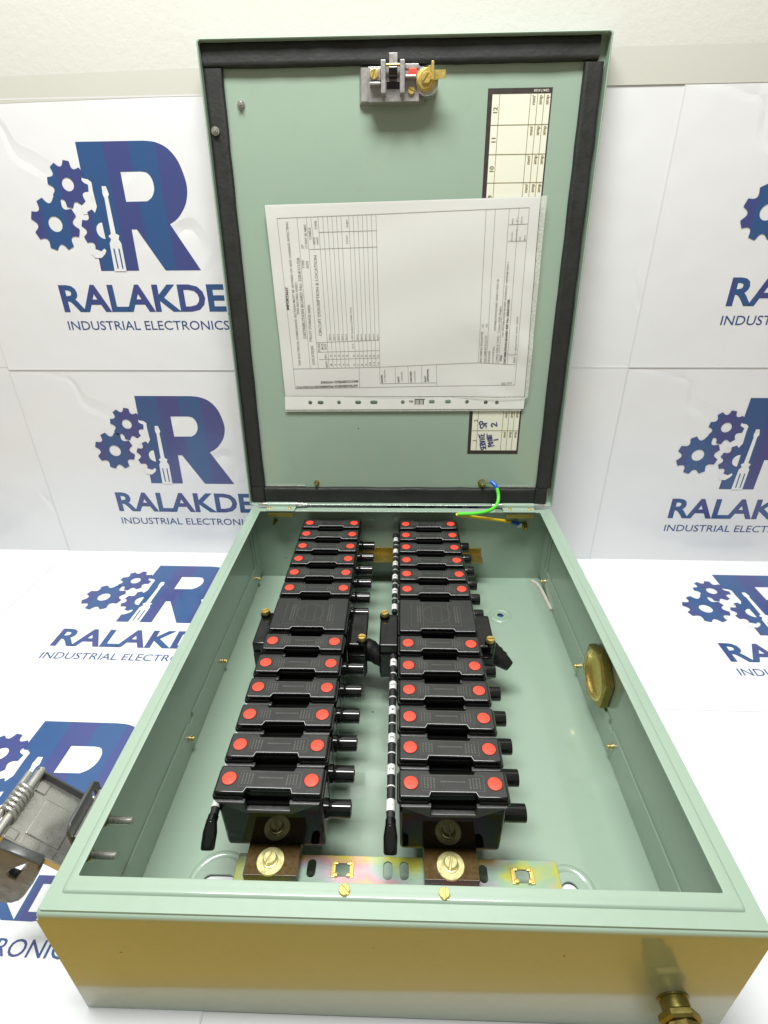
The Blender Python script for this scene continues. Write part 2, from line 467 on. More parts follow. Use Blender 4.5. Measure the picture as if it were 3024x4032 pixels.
SHEET_TEXT=[
('IMPORTANT',[-0.1308, 0.2395],[-0.1302, 0.2639],0.00258,1),
('THE ELECTRICAL COMPLIANCE SECTION MUST BE ADVISED OF ANY CHANGE AFFECTING',[-0.1217, 0.1756],[-0.1247, 0.3301],0.00238,0),
('THIS RECORD SHEET.',[-0.1193, 0.234],[-0.1191, 0.27],0.00238,0),
('DISTRIBUTION BOARD No: 35R4/1/1/5R',[-0.1128, 0.2076],[-0.1146, 0.2948],0.00318,0),
('TYPE',[-0.1095, 0.2836],[-0.1098, 0.2921],0.00238,0),
('-',[-0.1091, 0.2958],[-0.1091, 0.2968],0.0006,0),
('DP',[-0.1092, 0.304],[-0.1094, 0.3077],0.00238,0),
('SIZE',[-0.1049, 0.2836],[-0.1052, 0.2915],0.00238,0),
('12 WAY 20 AMPS',[-0.1049, 0.304],[-0.105, 0.3273],0.00238,0),
('LOCATION',[-0.1043, 0.1773],[-0.105, 0.1987],0.00298,0),
('PALLET STORAGE AREA',[-0.1064, 0.204],[-0.1059, 0.245],0.00278,0),
('CABLE',[-0.0998, 0.3127],[-0.1001, 0.3245],0.00258,0),
('SIZE',[-0.096, 0.3076],[-0.096, 0.3149],0.00218,0),
('mm2',[-0.0925, 0.3076],[-0.0925, 0.3149],0.00218,0),
('TYPE',[-0.0926, 0.3227],[-0.093, 0.3311],0.00258,0),
('CIRCUIT DESCRIPTION & LOCATION',[-0.094, 0.2103],[-0.0952, 0.2967],0.00318,0),
('FUSE/',[-0.0967, 0.1917],[-0.097, 0.2034],0.00258,0),
('MCB',[-0.0928, 0.1945],[-0.0929, 0.2014],0.00238,0),
('SIZE',[-0.0891, 0.1944],[-0.0894, 0.2014],0.00238,0),
('PH',[-0.0891, 0.1846],[-0.0896, 0.1891],0.00238,0),
('WAY',[-0.0883, 0.1733],[-0.089, 0.1816],0.00238,0),
('110V Sockets x2 Pallet Area',[-0.0567, 0.2049],[-0.0579, 0.2417],0.00199,0),
('16 A',[-0.0561, 0.1958],[-0.0566, 0.2017],0.00199,0),
('2.5mm',[-0.0593, 0.3078],[-0.0599, 0.3164],0.00199,0),
('Singles',[-0.0588, 0.3241],[-0.0593, 0.3318],0.00199,0),
('INCOMING ISOLATOR',[0.0973, 0.1793],[0.0964, 0.2146],0.00218,0),
('No',[0.0966, 0.2193],[0.0965, 0.2228],0.00179,0),
('INCOMING R.C.C.D.',[0.1021, 0.1793],[0.1012, 0.2105],0.00218,0),
('No',[0.101, 0.2197],[0.101, 0.2232],0.00179,0),
('FEEDER',[0.107, 0.1789],[0.1068, 0.1927],0.00218,0),
('LOCATION:-',[0.1116, 0.1784],[0.1114, 0.198],0.00218,0),
('DISTRIBUTION BOARD 35R4/1/1 WAY 5R',[0.1112, 0.2156],[0.1105, 0.271],0.00199,0),
('CABLE SIZE & TYPE:-  2.5mm SQR Singles',[0.116, 0.1784],[0.1155, 0.2418],0.00218,0),
('TITLE',[0.1209, 0.1799],[0.121, 0.1874],0.00218,1),
('110v DISTRIBUTION BOARD SCHEDULE - NEXIUM W/H 1',[0.1206, 0.2083],[0.1204, 0.2879],0.00199,0),
('DISTRIBUTION BOARD REF No: 35R4/1/1/5R',[0.1257, 0.1778],[0.1245, 0.2496],0.00218,1),
('REV',[0.1372, 0.1788],[0.137, 0.1856],0.00218,0),
('A   SERVICE POINT ADDED 14/04/03',[0.1372, 0.1884],[0.1359, 0.2307],0.00159,0),
('SHEET',[0.1213, 0.3255],[0.1214, 0.3313],0.00139,0),
('1 of 1',[0.1261, 0.3255],[0.126, 0.3313],0.00159,0),
('DRG No',[0.131, 0.3259],[0.1308, 0.333],0.00139,0),
('BUILDING',[0.122, 0.3094],[0.1218, 0.318],0.00139,0),
('Warehouse 1',[0.1266, 0.3093],[0.1262, 0.3224],0.00139,0),
('SITE',[0.131, 0.3098],[0.131, 0.3134],0.00139,0),
('MACC',[0.1362, 0.3098],[0.1361, 0.3152],0.00139,0),
('ASTRAZENECA PHARMACEUTICALS PLC',[-0.0526, 0.1529],[-0.1296, 0.1503],0.00238,1),
('MACCLESFIELD WORKS',[-0.0524, 0.1581],[-0.0987, 0.1566],0.00238,1),
('NOTES',[0.1351, 0.156],[0.1227, 0.1549],0.00218,0),
('DRAWN',[-0.0218, 0.1547],[-0.0222, 0.1644],0.00179,1),
('A.F. BROWN',[-0.0184, 0.1558],[-0.0188, 0.1705],0.00159,0),
('DATE',[-0.0015, 0.1555],[-0.002, 0.1624],0.00179,1),
('25/04/2000',[0.0025, 0.1568],[0.002, 0.1683],0.00159,0),
('CHECKED',[0.0138, 0.1551],[0.0131, 0.1687],0.00179,1),
('D.HUDSON',[0.0183, 0.1562],[0.0176, 0.1689],0.00159,0),
('ELEC',[0.0313, 0.1561],[0.0306, 0.1634],0.00179,1),
('APPROVAL',[0.0344, 0.1561],[0.0336, 0.1715],0.00179,1),
('1',[-0.0833, 0.1759],[-0.0833, 0.1779],0.00179,0),
('R',[-0.0835, 0.1865],[-0.0836, 0.1889],0.00179,0),
('Spare',[-0.084, 0.205],[-0.0841, 0.2123],0.00179,0),
('2',[-0.0783, 0.1759],[-0.0784, 0.1779],0.00179,0),
('R',[-0.0786, 0.1865],[-0.0786, 0.1889],0.00179,0),
('Spare',[-0.079, 0.205],[-0.0792, 0.2123],0.00179,0),
('3',[-0.0734, 0.1759],[-0.0734, 0.1779],0.00179,0),
('R',[-0.0736, 0.1865],[-0.0737, 0.1888],0.00179,0),
('Spare',[-0.074, 0.2049],[-0.0742, 0.2123],0.00179,0),
('4',[-0.0685, 0.1759],[-0.0685, 0.1778],0.00179,0),
('R',[-0.0687, 0.1865],[-0.0688, 0.1888],0.00179,0),
('Spare',[-0.0691, 0.2049],[-0.0693, 0.2122],0.00179,0),
('5',[-0.0637, 0.1759],[-0.0638, 0.1778],0.00179,0),
('R',[-0.064, 0.1865],[-0.064, 0.1888],0.00179,0),
('Spare',[-0.0644, 0.2049],[-0.0645, 0.2122],0.00179,0),
('6',[-0.0555, 0.1759],[-0.0555, 0.1778],0.00179,0),
('R',[-0.0557, 0.1864],[-0.0557, 0.1888],0.00179,0),
('7',[-0.0505, 0.1758],[-0.0506, 0.1778],0.00179,0),
('R',[-0.0508, 0.1864],[-0.0508, 0.1888],0.00179,0),
('Spare',[-0.0511, 0.2049],[-0.0513, 0.2122],0.00179,0),
('8',[-0.0458, 0.1758],[-0.0459, 0.1778],0.00179,0),
('R',[-0.046, 0.1864],[-0.0461, 0.1888],0.00179,0),
('Spare',[-0.0464, 0.2048],[-0.0465, 0.2121],0.00179,0),
('9',[-0.0409, 0.1758],[-0.041, 0.1778],0.00179,0),
('R',[-0.0411, 0.1864],[-0.0411, 0.1887],0.00179,0),
('Spare',[-0.0414, 0.2048],[-0.0416, 0.2121],0.00179,0),
('10',[-0.036, 0.1758],[-0.0361, 0.1797],0.00179,0),
('R',[-0.0362, 0.1864],[-0.0362, 0.1887],0.00179,0),
('Spare',[-0.0365, 0.2048],[-0.0367, 0.2121],0.00179,0),
('11',[-0.0311, 0.1758],[-0.0312, 0.1797],0.00179,0),
('R',[-0.0313, 0.1864],[-0.0313, 0.1887],0.00179,0),
('Spare',[-0.0316, 0.2048],[-0.0317, 0.2121],0.00179,0),
('12',[-0.0262, 0.1758],[-0.0262, 0.1797],0.00179,0),
('R',[-0.0264, 0.1863],[-0.0264, 0.1887],0.00179,0),
('Spare',[-0.0267, 0.2048],[-0.0268, 0.2121],0.00179,0),
]
SHEET_LINES=[ ([-0.1365, 0.3335],[0.1373, 0.3411]),([0.1373, 0.3411],[0.139, 0.1522]),([0.139, 0.1522],[-0.1304, 0.1479]),([-0.1304, 0.1479],[-0.1365, 0.3335]),([-0.1145, 0.3341],[-0.1104, 0.1718]),([-0.1043, 0.3344],[-0.1005, 0.172]),([-0.0995, 0.3345],[-0.097, 0.3035]),([-0.1319, 0.1717],[-0.0243, 0.1738]),([-0.0243, 0.1738],[0.0934, 0.1785]),([0.0934, 0.1785],[0.1383, 0.1762]),([-0.0918, 0.3196],[-0.027, 0.3208]),([-0.1031, 0.3028],[-0.0264, 0.3046]),([-0.1003, 0.2025],[-0.0256, 0.2052]),([-0.0994, 0.1915],[-0.0252, 0.1932]),([-0.0988, 0.1829],[-0.0251, 0.1846]),([-0.0507, 0.173],[-0.0506, 0.1493]),([-0.0259, 0.1738],[-0.0252, 0.1538]),([-0.0069, 0.1742],[-0.0062, 0.1542]),([0.0086, 0.1746],[0.0095, 0.1544]),([0.025, 0.1752],[0.0261, 0.1546]),([0.043, 0.1758],[0.0445, 0.1506]),([-0.0252, 0.1538],[0.0443, 0.1548]),([0.0911, 0.3395],[0.0932, 0.1781]),([0.1009, 0.3397],[0.1029, 0.1776]),([0.1159, 0.3405],[0.1174, 0.1771]),([0.1263, 0.3409],[0.1275, 0.1767]),([0.1168, 0.325],[0.1374, 0.3257]),([0.117, 0.3089],[0.1373, 0.3092]),([0.1275, 0.1878],[0.1377, 0.1878]),([-0.0915, 0.3353],[-0.0872, 0.1727]),([-0.0863, 0.3354],[-0.0823, 0.1727]),([-0.0812, 0.3354],[-0.0774, 0.1728]),([-0.0762, 0.3355],[-0.0724, 0.1729]),([-0.0713, 0.3355],[-0.0675, 0.173]),([-0.0663, 0.3356],[-0.0628, 0.1731]),([-0.0578, 0.3356],[-0.0545, 0.1732]),([-0.053, 0.3357],[-0.0496, 0.1733]),([-0.0479, 0.3357],[-0.0449, 0.1734]),([-0.0429, 0.3358],[-0.04, 0.1735]),([-0.0381, 0.3358],[-0.035, 0.1736]),([-0.033, 0.3359],[-0.0301, 0.1736]),([-0.028, 0.3359],[-0.0252, 0.1737]) ]

# ================================================================ the setting
L, H = 0.48362, 0.1171
WYAW = -0.01452
wu = Vector((math.cos(WYAW), math.sin(WYAW), 0)); wn = Vector((math.sin(WYAW), -math.cos(WYAW), 0))
WO = Vector((0, 0.54498, 0)); ZV = Vector((0, 0, 1))
def frame(o, x, y, z):
    m = Matrix.Identity(4)
    for i in range(3):
        m[i][0] = x[i]; m[i][1] = y[i]; m[i][2] = z[i]; m[i][3] = o[i]
    return m
bm = BM(); bx(bm, -1.3, 1.3, -0.02, 1.3, -0.06, 0.0)
wall = obj('wall', bm, 'wall', m4=frame(WO - wn * 0.0005, wu, ZV, wn)); tag(wall, kind='structure')
bm = BM(); bx(bm, -1.1, 1.1, -0.55, 0.56, -0.04, -0.0012, 0.003)
tag(obj('table_top', bm, 'wood'), kind='structure')

# ---------------------------------------------------------------- posters
WP, HP, U0 = 0.4033, 0.287, -0.5203
def gear(cx, cy, r, n, ph):
    out = []
    for k in range(n):
        a = ph + 2 * math.pi * k / n; s = 2 * math.pi / n
        for f, rr in ((-0.18, 1.0), (0.18, 1.0), (0.215, 0.955), (0.27, 0.865), (0.34, 0.80), (0.42, 0.765), (0.5, 0.755), (0.58, 0.765), (0.66, 0.80), (0.73, 0.865), (0.785, 0.955)):
            out.append((cx + r * rr * math.cos(a + f * s), cy + r * rr * math.sin(a + f * s)))
    return out
R_OUT = [(0.1663, 0.2476), (0.2385, 0.2482), (0.2515, 0.2466), (0.2637, 0.2408), (0.273, 0.2292), (0.278, 0.2126), (0.2784, 0.2011), (0.2745, 0.1886), (0.2669, 0.1783), (0.2600, 0.1722), (0.252, 0.1679), (0.2801, 0.1190), (0.237, 0.1190), (0.2115, 0.163), (0.2054, 0.163), (0.2044, 0.119), (0.1575, 0.119)]
R_OUT[0] = (0.1620, 0.2482)
def smooth_run(P, i0, i1, k=4):
    out = list(P[:i0])
    for i in range(i0, i1):
        p0, p1, p2, p3 = (Vector(P[max(i - 1, i0)]), Vector(P[i]), Vector(P[i + 1]), Vector(P[min(i + 2, i1)]))
        for q in range(k):
            t = q / k
            out.append(tuple(0.5 * (2 * p1 + (p2 - p0) * t + (2 * p0 - 5 * p1 + 4 * p2 - p3) * t * t + (3 * p1 - p0 - 3 * p2 + p3) * t ** 3)))
    return out + list(P[i1:])
R_OUT = smooth_run(R_OUT, 1, 10)
C_IN = [(0.2059, 0.2199), (0.2293, 0.22), (0.2362, 0.2184), (0.2404, 0.2123), (0.2408, 0.2031), (0.2367, 0.1953), (0.2302, 0.1911), (0.2056, 0.1908)]
C_IN = smooth_run(C_IN, 1, 6)
DRIVER = [(0.1811, 0.2064), (0.1859, 0.2063), (0.1875, 0.1982), (0.1858, 0.1959), (0.1855, 0.1586), (0.1893, 0.1569), (0.1875, 0.1527), (0.1897, 0.1485), (0.1889, 0.1185), (0.1742, 0.1185), (0.1756, 0.1486), (0.1786, 0.1528), (0.1762, 0.1562), (0.1797, 0.1587), (0.1813, 0.1944), (0.1801, 0.1991)]
SLITS = [[(0.1786, 0.143), (0.1802, 0.143), (0.1801, 0.1215), (0.1786, 0.1215)], [(0.1847, 0.1429), (0.1863, 0.1429), (0.1859, 0.1214), (0.1844, 0.1215)]]
HOOK = [(0.1505, 0.1386), (0.1579, 0.1423), (0.1636, 0.1402), (0.168, 0.1433), (0.1697, 0.141), (0.1673, 0.1371), (0.1617, 0.133), (0.1540, 0.1334)]
HALO = [(0.1560, 0.2150), (0.1667, 0.2132), (0.1702, 0.2104), (0.1697, 0.2023), (0.1701, 0.1862), (0.1662, 0.1801), (0.1524, 0.1787), (0.1500, 0.20)]
def poster_meshes():
    gap = 0.0004
    blue = BM(); white = BM(); top = BM(); let = BM()
    me_r = plate('logo_letter', [R_OUT, C_IN], 0.0002, 0.0003)
    add_poly(white, HALO, 0.00045); add_poly(white, DRIVER, 0.00065); add_poly(white, HOOK, 0.00065)
    half = [(0.1716, 0.1618 + 0.0078 * math.sin(R(90 + 180 * k / 12)) if True else 0) for k in range(13)]
    half = [(0.1720 + 0.0085 * math.cos(R(90 + 180 * k / 12)), 0.1618 + 0.0085 * math.sin(R(90 + 180 * k / 12))) for k in range(13)]
    add_poly(white, half, 0.00065)
    g3 = [p for p in gear(0.1690, 0.1612, 0.0232, 8, R(22))]
    me_g1 = plate('g1', [gear(0.1425, 0.2086, 0.0232, 8, R(80)), circle(0.1425, 0.2086, 0.0068)], 0.0005, 0.0006)
    me_g2 = plate('g2', [gear(0.1160, 0.1692, 0.0280, 8, R(70)), circle(0.1160, 0.1692, 0.0082)], 0.0005, 0.0006)
    add_poly(top, [(min(x, 0.1745), y) for x, y in g3], 0.0005)
    for s in SLITS: add_poly(top, s, 0.00085)
    for me in (me_r, me_g1, me_g2):
        top.from_mesh(me); bpy.data.meshes.remove(me)
    add_text(let, "RALAKDE", (0.0985, 0.0732), (1, 0), 0.2062, 0.0297, bold=0.028, zf=0.0003)
    add_text(let, "INDUSTRIAL ELECTRONICS", (0.0980, 0.0506), (1, 0), 0.2070, 0.0108, bold=0.004, zf=0.0003)
    mt = bpy.data.meshes.new('logo_emblem'); top.to_mesh(mt); top.free()
    return mt, flat_mesh(white, 'white_cutout'), flat_mesh(let, 'lettering')
EMB, CUT, LET = poster_meshes()
EMB.materials.append(M['logo']); CUT.materials.append(M['poster']); LET.materials.append(M['logo'])
def sheet_mesh(x0, x1, y0, y1):
    bm = BM(); loft(bm, rrect(x0, x1, y0, y1, 0.0015, 3), [(0, -0.0002), (0, 0.00005), (0.0001, 0.0001)])
    me = mesh_of(bm, 'sheet', None); me.materials.append(M['poster']); return me
def border_mesh(x0, x1, y0, y1, w):
    me = plate('laminate_border', [rrect(x0, x1, y0, y1, 0.0015, 3), rrect(x0 + w, x1 - w, y0 + w, y1 - w, 0.0008, 3)], 0.00012, 0.0003)
    me.materials.append(M['laminate']); return me
SHEET_W = sheet_mesh(-0.0003, WP + 0.0003, -0.0003, HP + 0.0003)
BORD_W = border_mesh(-0.0004, WP + 0.0004, -0.0004, HP + 0.0004, 0.0013)
SHEET_F = sheet_mesh(-0.0004, WP + 0.0004, -0.0004, HP + 0.0004)
TRIM = HP * 2 - 0.54498 - 0.0135
SHEET_N = sheet_mesh(-0.0004, WP + 0.0004, TRIM, HP + 0.0004)
BORD_N = border_mesh(-0.0005, WP + 0.0005, TRIM, HP + 0.0005, 0.0012)
BORD_F = border_mesh(-0.0005, WP + 0.0005, -0.0005, HP + 0.0005, 0.0012)
def poster(m4, sheet, bord, label, group):
    p = bpy.data.objects.new('poster', sheet); col.objects.link(p); p.matrix_world = m4
    tag(p, label, 'poster', group)
    for nm, me in (('laminate_border', bord), ('logo_emblem', EMB), ('white_cutout', CUT), ('lettering', LET)):
        c = bpy.data.objects.new(nm, me); col.objects.link(c); c.parent = p
    return p
wl = {(-1, 0): "lower wall poster cut off at the left picture edge", (0, 0): "lower wall poster with blue gear logo left of the open door",
      (1, 0): "lower wall poster mostly hidden behind the open door", (2, 0): "lower wall poster with blue gear logo right of the open door",
      (-1, 1): "upper wall poster cut off at the left picture edge", (0, 1): "upper wall poster with large blue logo left of the open door",
      (1, 1): "upper wall poster mostly hidden behind the open door", (2, 1): "upper wall poster right of the door, logo cut by picture edge"}
for (i, j), lb in wl.items():
    dz = -0.004 if (i < 1 and j == 1) else 0.0
    o = WO + wu * (U0 + i * WP) + ZV * (j * HP + dz) + wn * (0.0008 + 0.0006 * ((i + j) % 2))
    poster(frame(o, wu, ZV, wn), SHEET_W, BORD_W, lb, 'posters on the wall')
fl = {(-1, 0): "blank corner of a floor poster at the far left against the wall", (0, 0): "floor poster with slanted blue logo beside the box's left rim",
      (1, 0): "floor poster lying under the far half of the green box", (2, 0): "floor poster with blue logo lying right of the green box",
      (0, 1): "floor poster whose logo runs under the steel latch", (1, 1): "floor poster lying under the near half of the green box",
      (2, 1): "blank white floor poster at the lower right of the box"}
for (i, j), lb in fl.items():
    o = WO + wu * (U0 + i * WP) + wn * ((j + 1) * HP) + ZV * (0.0003 * ((i + 2 * j) % 3))
    p = poster(frame(o, wu, -wn, ZV), SHEET_F if j == 0 else SHEET_N, BORD_F if j == 0 else BORD_N, lb, 'posters under the box')
bm = BM(); bx(bm, -0.75, -0.1, 0.567, 0.5895, 0.0001, 0.00035)
tag(obj('masking_tape', bm, 'masking', m4=frame(WO + wn * 0.0013, wu, ZV, wn) @ Matrix.Rotation(R(0.9), 4, 'Z') @ T((0.0088 * 0, 0.006, 0))), "beige tape strip along the wall above the left posters", "tape")
bm = BM(); bx(bm, -0.1, 0.95, 0.5705, 0.6010, 0.0001, 0.00035)
tag(obj('masking_tape', bm, 'masking', m4=frame(WO + wn * 0.0015, wu, ZV, wn)), "beige tape strip along the wall above the right posters", "tape")

# ================================================================ the distribution box
BOX = empty('distribution_box')
tag(BOX, "open pale green steel distribution box with hinged door standing upright", "electrical box")
def part(name, bm, mat, parent=BOX, m4=None, smooth=35): return obj(name, bm, mat, parent, m4, smooth)

# floor panel with holes
holes = [circle(0.1297, 0.3992, 0.0041), circle(0.1300, 0.0755, 0.0068, ry=0.0068), slot(-0.137, 0.0745, 0.026, 0.0125), circle(-0.1297, 0.3992, 0.0041)]
part('floor_panel', plate('floor_panel', [rrect(-0.1984, 0.1984, 0.0016, L - 0.0016, 0.004), *holes], 0.0026, 0.0042), 'paint')
for x, y, r0 in ((0.1297, 0.3992, 0.0098), (0.1300, 0.0755, 0.0150), (-0.1370, 0.0745, 0.0200), (-0.1297, 0.3992, 0.0098)):
    bm = BM(); lathe(bm, [(r0 + 0.0042, 0.0043), (r0 + 0.003, 0.0050), (r0 + 0.0015, 0.0054), (r0, 0.0051), (r0 - 0.0015, 0.0043)], T((x, y, 0)), 40)
    part('embossed_ring', bm, 'paint', smooth=80)
# walls
bm = BM(); bx(bm, -0.2, -0.1985, 0.0, L, 0.0012, 0.1085); part('side_wall', bm, 'paint')
bm = BM(); bx(bm, 0.1985, 0.2, 0.0, L, 0.0012, 0.1085); part('side_wall', bm, 'paint')
bm = BM(); bx(bm, -0.1985, 0.1985, L - 0.0015, L, 0.0012, 0.1085); part('back_wall', bm, 'paint')
bm = BM(); bx(bm, -0.1985, 0.1985, 0.0, 0.0015, 0.0012, 0.1085); part('front_wall', bm, 'paint')
# rolled flange round the opening
def rings_mesh(rings, name):
    bm = BM(); vr = [[bm.verts.new((x, y, z)) for x, y in lp] for lp, z in rings]
    n = len(vr[0])
    for a, b in zip(vr, vr[1:]):
        for k in range(n): bm.faces.new((a[k], a[(k + 1) % n], b[(k + 1) % n], b[k]))
    return bm
def ro(o, r): return rrect(-0.2 + o, 0.2 - o, o, L - o, r)
rg = [(ro(0, .0025), .1085), (ro(0, .0025), .1112), (ro(.0004, .0025), .1128), (ro(.0014, .002), .1137), (ro(.0030, .002), .1141),
      (ro(.0072, .002), .1139), (ro(.0082, .002), .1128), (ro(.0092, .002), .1127), (ro(.0098, .002), .1146), (ro(.0106, .002), .1164), (ro(.0120, .002), .1172)]
op = rrect(-0.1842, 0.1816, 0.0190, 0.4690, 0.0012)
opi = rrect(-0.1846, 0.1820, 0.0186, 0.4694, 0.0012)
rg += [(opi, .1171), (op, .1168), (op, .1156), (ro(.0019, .002), .1154), (ro(.0019, .002), .1085)]
part('flange', rings_mesh(rg, 'flange'), 'paint', smooth=50)
# overlapping lower strips of the side walls, with the cut-back step
for sx in (-1, 1):
    x = sx * 0.1984
    prof = [(0.004, 0.0045), (0.472, 0.0045), (0.472, 0.0345), (0.208, 0.0365), (0.2065, 0.0320), (0.198, 0.0300), (0.196, 0.0345), (0.004, 0.0340)]
    bm = BM(); loft(bm, prof, [(0, 0), (0, 0.0013), (0.0004, 0.0016)], frame((x, 0, 0), (0, 1, 0), (0, 0, 1), (1, 0, 0)) if sx < 0 else frame((x, 0, 0), (0, 1, 0), (0, 0, 1), (-1, 0, 0)))
    part('wall_overlap_strip', bm, 'paint')
    bm = BM(); bx(bm, min(x, x - sx * 0.0011), max(x, x - sx * 0.0011), 0.4535, L - 0.0016, 0.0345, 0.1150, 0.0003); part('corner_seam_strip', bm, 'paint')
    bm = BM(); bx(bm, min(x - sx * .0012, x - sx * 0.0022), max(x - sx * .0012, x - sx * 0.0022), 0.4625, L - 0.0016, 0.012, 0.1150, 0.0003); part('corner_seam_strip', bm, 'paint')
    for y, z in ((0.4545, 0.0185), (0.294, 0.020), (0.190, 0.0215)):
        m4 = frame((x - sx * 0.0016, y, z), (0, 1, 0), (0, 0, 1), (-sx, 0, 0)) if sx > 0 else frame((x + 0.0016, y, z), (0, 1, 0), (0, 0, 1), (1, 0, 0))
        bm = BM(); lathe(bm, [(0.0036, 0), (0.0036, 0.0008), (0, 0.0008)], m4, 20); w_ = part('washer', bm, 'steel')
        bm = BM(); slotted_screw(bm, m4 @ T((0, 0, 0.0008)), 0.0023, 0.0038, 0.6 + y * 9); obj('screw', bm, 'brass', w_)
for (x, y, z) in ((0.1983, 0.0265, 0.108), (0.1983, 0.205, 0.1075), (0.1983, 0.345, 0.1075)):
    bm = BM(); slotted_screw(bm, frame((x, y, z), (0, 1, 0), (0, 0, 1), (-1, 0, 0)), 0.0024, 0.004, 0.4); part('wall_screw', bm, 'oldbrass')
# screws on the near flange
for x, y, a in ((-0.0296, 0.0147, -0.75), (0.0262, 0.0144, 1.5)):
    bm = BM(); slotted_screw(bm, T((x, y, 0.1171)), 0.0031, 0.0019, a); part('flange_screw', bm, 'brass')
bm = BM(); rc = random.Random(5); add_poly(bm, [(-0.1950 + (0.0015 + rc.uniform(-.0005, .0005)) * math.cos(a * .7), 0.0812 + (0.0024 + rc.uniform(-.0008, .0008)) * math.sin(a * .7)) for a in range(9)], 0.1143)
part('paint_chip', flat_mesh(bm, 'paint_chip'), 'sealant')
# big brass bush nut in the right wall
bm = BM()
mN = frame((0.1984, 0.2415, 0.0590), (0, 1, 0), (0, 0, 1), (-1, 0, 0))
hx = [(0.0305 * math.cos(2 * math.pi * k / 6 + 0.62), 0.0305 * math.sin(2 * math.pi * k / 6 + 0.62)) for k in range(6)]
loft(bm, hx, [(0.0012, 0), (0, 0.0012), (0, 0.0080), (0.0016, 0.0096)], mN, cap1=False)
bush = part('conduit_bush', bm, 'oldbrass', smooth=25)
bm = BM(); lathe(bm, [(0.0242, 0.0094), (0.0236, 0.0100), (0.0222, 0.0101), (0.0210, 0.0094), (0.0200, 0.0078), (0.0188, 0.0058), (0.0155, 0.0044), (0.0100, 0.0038), (0.0, 0.0036)], mN, 48)
obj('bush_collar', bm, 'brass', bush, smooth=60)
bm = BM(); loft(bm, hx, [(0.0014, 0.0095), (0.0062, 0.0095)], mN, cap0=False, cap1=False); obj('bush_face', bm, 'oldbrass', bush)
# cable gland low on the front wall
gx, gz = 0.1635, 0.0405
mG = frame((gx, -0.0001, gz), (1, 0, 0), (0, 0, 1), (0, -1, 0))
bm = BM(); lathe(bm, [(0.0092, 0.0), (0.0092, 0.0008), (0.0083, 0.0012), (0.0083, 0.0070), (0.0078, 0.0074)], mG, 40); gl_ = part('cable_gland', bm, 'glandbrass', smooth=50)
bm = BM()
loft(bm, [(0.0120 * math.cos(2 * math.pi * k / 6 + .15), 0.0120 * math.sin(2 * math.pi * k / 6 + .15)) for k in range(6)], [(0.0016, 0.0068), (0.0002, 0.0078), (0.0, 0.0104), (0.0012, 0.0118)], mG)
obj('gland_flange', bm, 'glandbrass', gl_)
bm = BM()
loft(bm, [(0.0098 * math.cos(2 * math.pi * k / 6 + .55), 0.0098 * math.sin(2 * math.pi * k / 6 + .55)) for k in range(6)], [(0.0010, 0.0116), (0.0, 0.0126), (0.0, 0.0230), (0.0012, 0.0245)], mG)
obj('gland_nut', bm, 'glandbrass', gl_)
bm = BM(); lathe(bm, [(0.0072, 0.0240), (0.0072, 0.0290), (0.0060, 0.0300), (0.0050, 0.0290), (0.0050, 0.0210), (0, 0.021)], mG, 32); obj('gland_mouth', bm, 'glandbrass', gl_)

# ---------------------------------------------------------------- door
DU = Vector((1, 0, 0)); DV = Vector((0, 0.07642044, 0.99707568)); DN = Vector((0, -0.99707568, 0.07642044))
MD = frame((0, L, H + 0.006), DU, DV, DN)
def dr(o, r=.003): return rrect(-0.2016 + o, 0.2012 - o, -0.0055 + o, 0.4880 - o, r)
bm = rings_mesh([(dr(.003), -.0140), (dr(.0012), -.0138), (dr(0), -.0125), (dr(0), -.0010), (dr(.0004), -.0003), (dr(.0009), 0.0), (dr(.0015), -.0003), (dr(.0018, .002), -.0010), (dr(.0018, .002), -.0115), (dr(.0024, .002), -.0120)], 'door')
bm.verts.ensure_lookup_table(); nv = len(dr(0))
bm.faces.new([bm.verts[i] for i in range(nv)]); bm.faces.new([bm.verts[len(bm.verts) - nv + i] for i in range(nv)])
door = part('door', bm, 'paint', m4=MD, smooth=50)
PN = -0.012     # door panel plane
def strip(x0, x1, y0, y1, z1, name='gasket'):
    bm = BM(); horiz = (x1 - x0) > (y1 - y0); n = 26 if max(x1 - x0, y1 - y0) > 0.1 else 3
    prof = [(0.0, 0.0), (0.0, 0.75), (0.07, 0.95), (0.22, 1.0), (0.5, 0.90), (0.78, 1.0), (0.93, 0.95), (1.0, 0.75), (1.0, 0.0)]
    rows = []
    for k in range(n + 1):
        t = k / n; jw = random.uniform(-.00035, .00035); jz = random.uniform(0.92, 1.04)
        r_ = []
        for i, (a, h) in enumerate(prof):
            e = jw if i in (0, 1, 2) else (-jw if i > 5 else 0)
            if horiz: r_.append(bm.verts.new((x0 + (x1 - x0) * t, y0 + (y1 - y0) * a + e, PN + (z1 - PN) * h * jz)))
            else: r_.append(bm.verts.new((x0 + (x1 - x0) * a + e, y0 + (y1 - y0) * t, PN + (z1 - PN) * h * jz)))
        rows.append(r_)
    for a, b in zip(rows, rows[1:]):
        for i in range(len(prof) - 1): bm.faces.new((a[i], a[i + 1], b[i + 1], b[i]))
    bm.faces.new(rows[0]); bm.faces.new(rows[-1][::-1])
    return obj(name, bm, 'gasket', door, smooth=50)
strip(-0.1992, 0.1915, 0.4668, 0.4862, -0.0050)
strip(-0.1996, -0.1812, 0.0186, 0.4660, -0.0060)
strip(0.1790, 0.1978, 0.0182, 0.4655, -0.0060)
strip(-0.1808, 0.1770, -0.0035, 0.0172, -0.0052)
strip(-0.1996, -0.1814, -0.0035, 0.0180, -0.0046)
strip(0.1776, 0.1935, -0.0035, 0.0176, -0.0046)
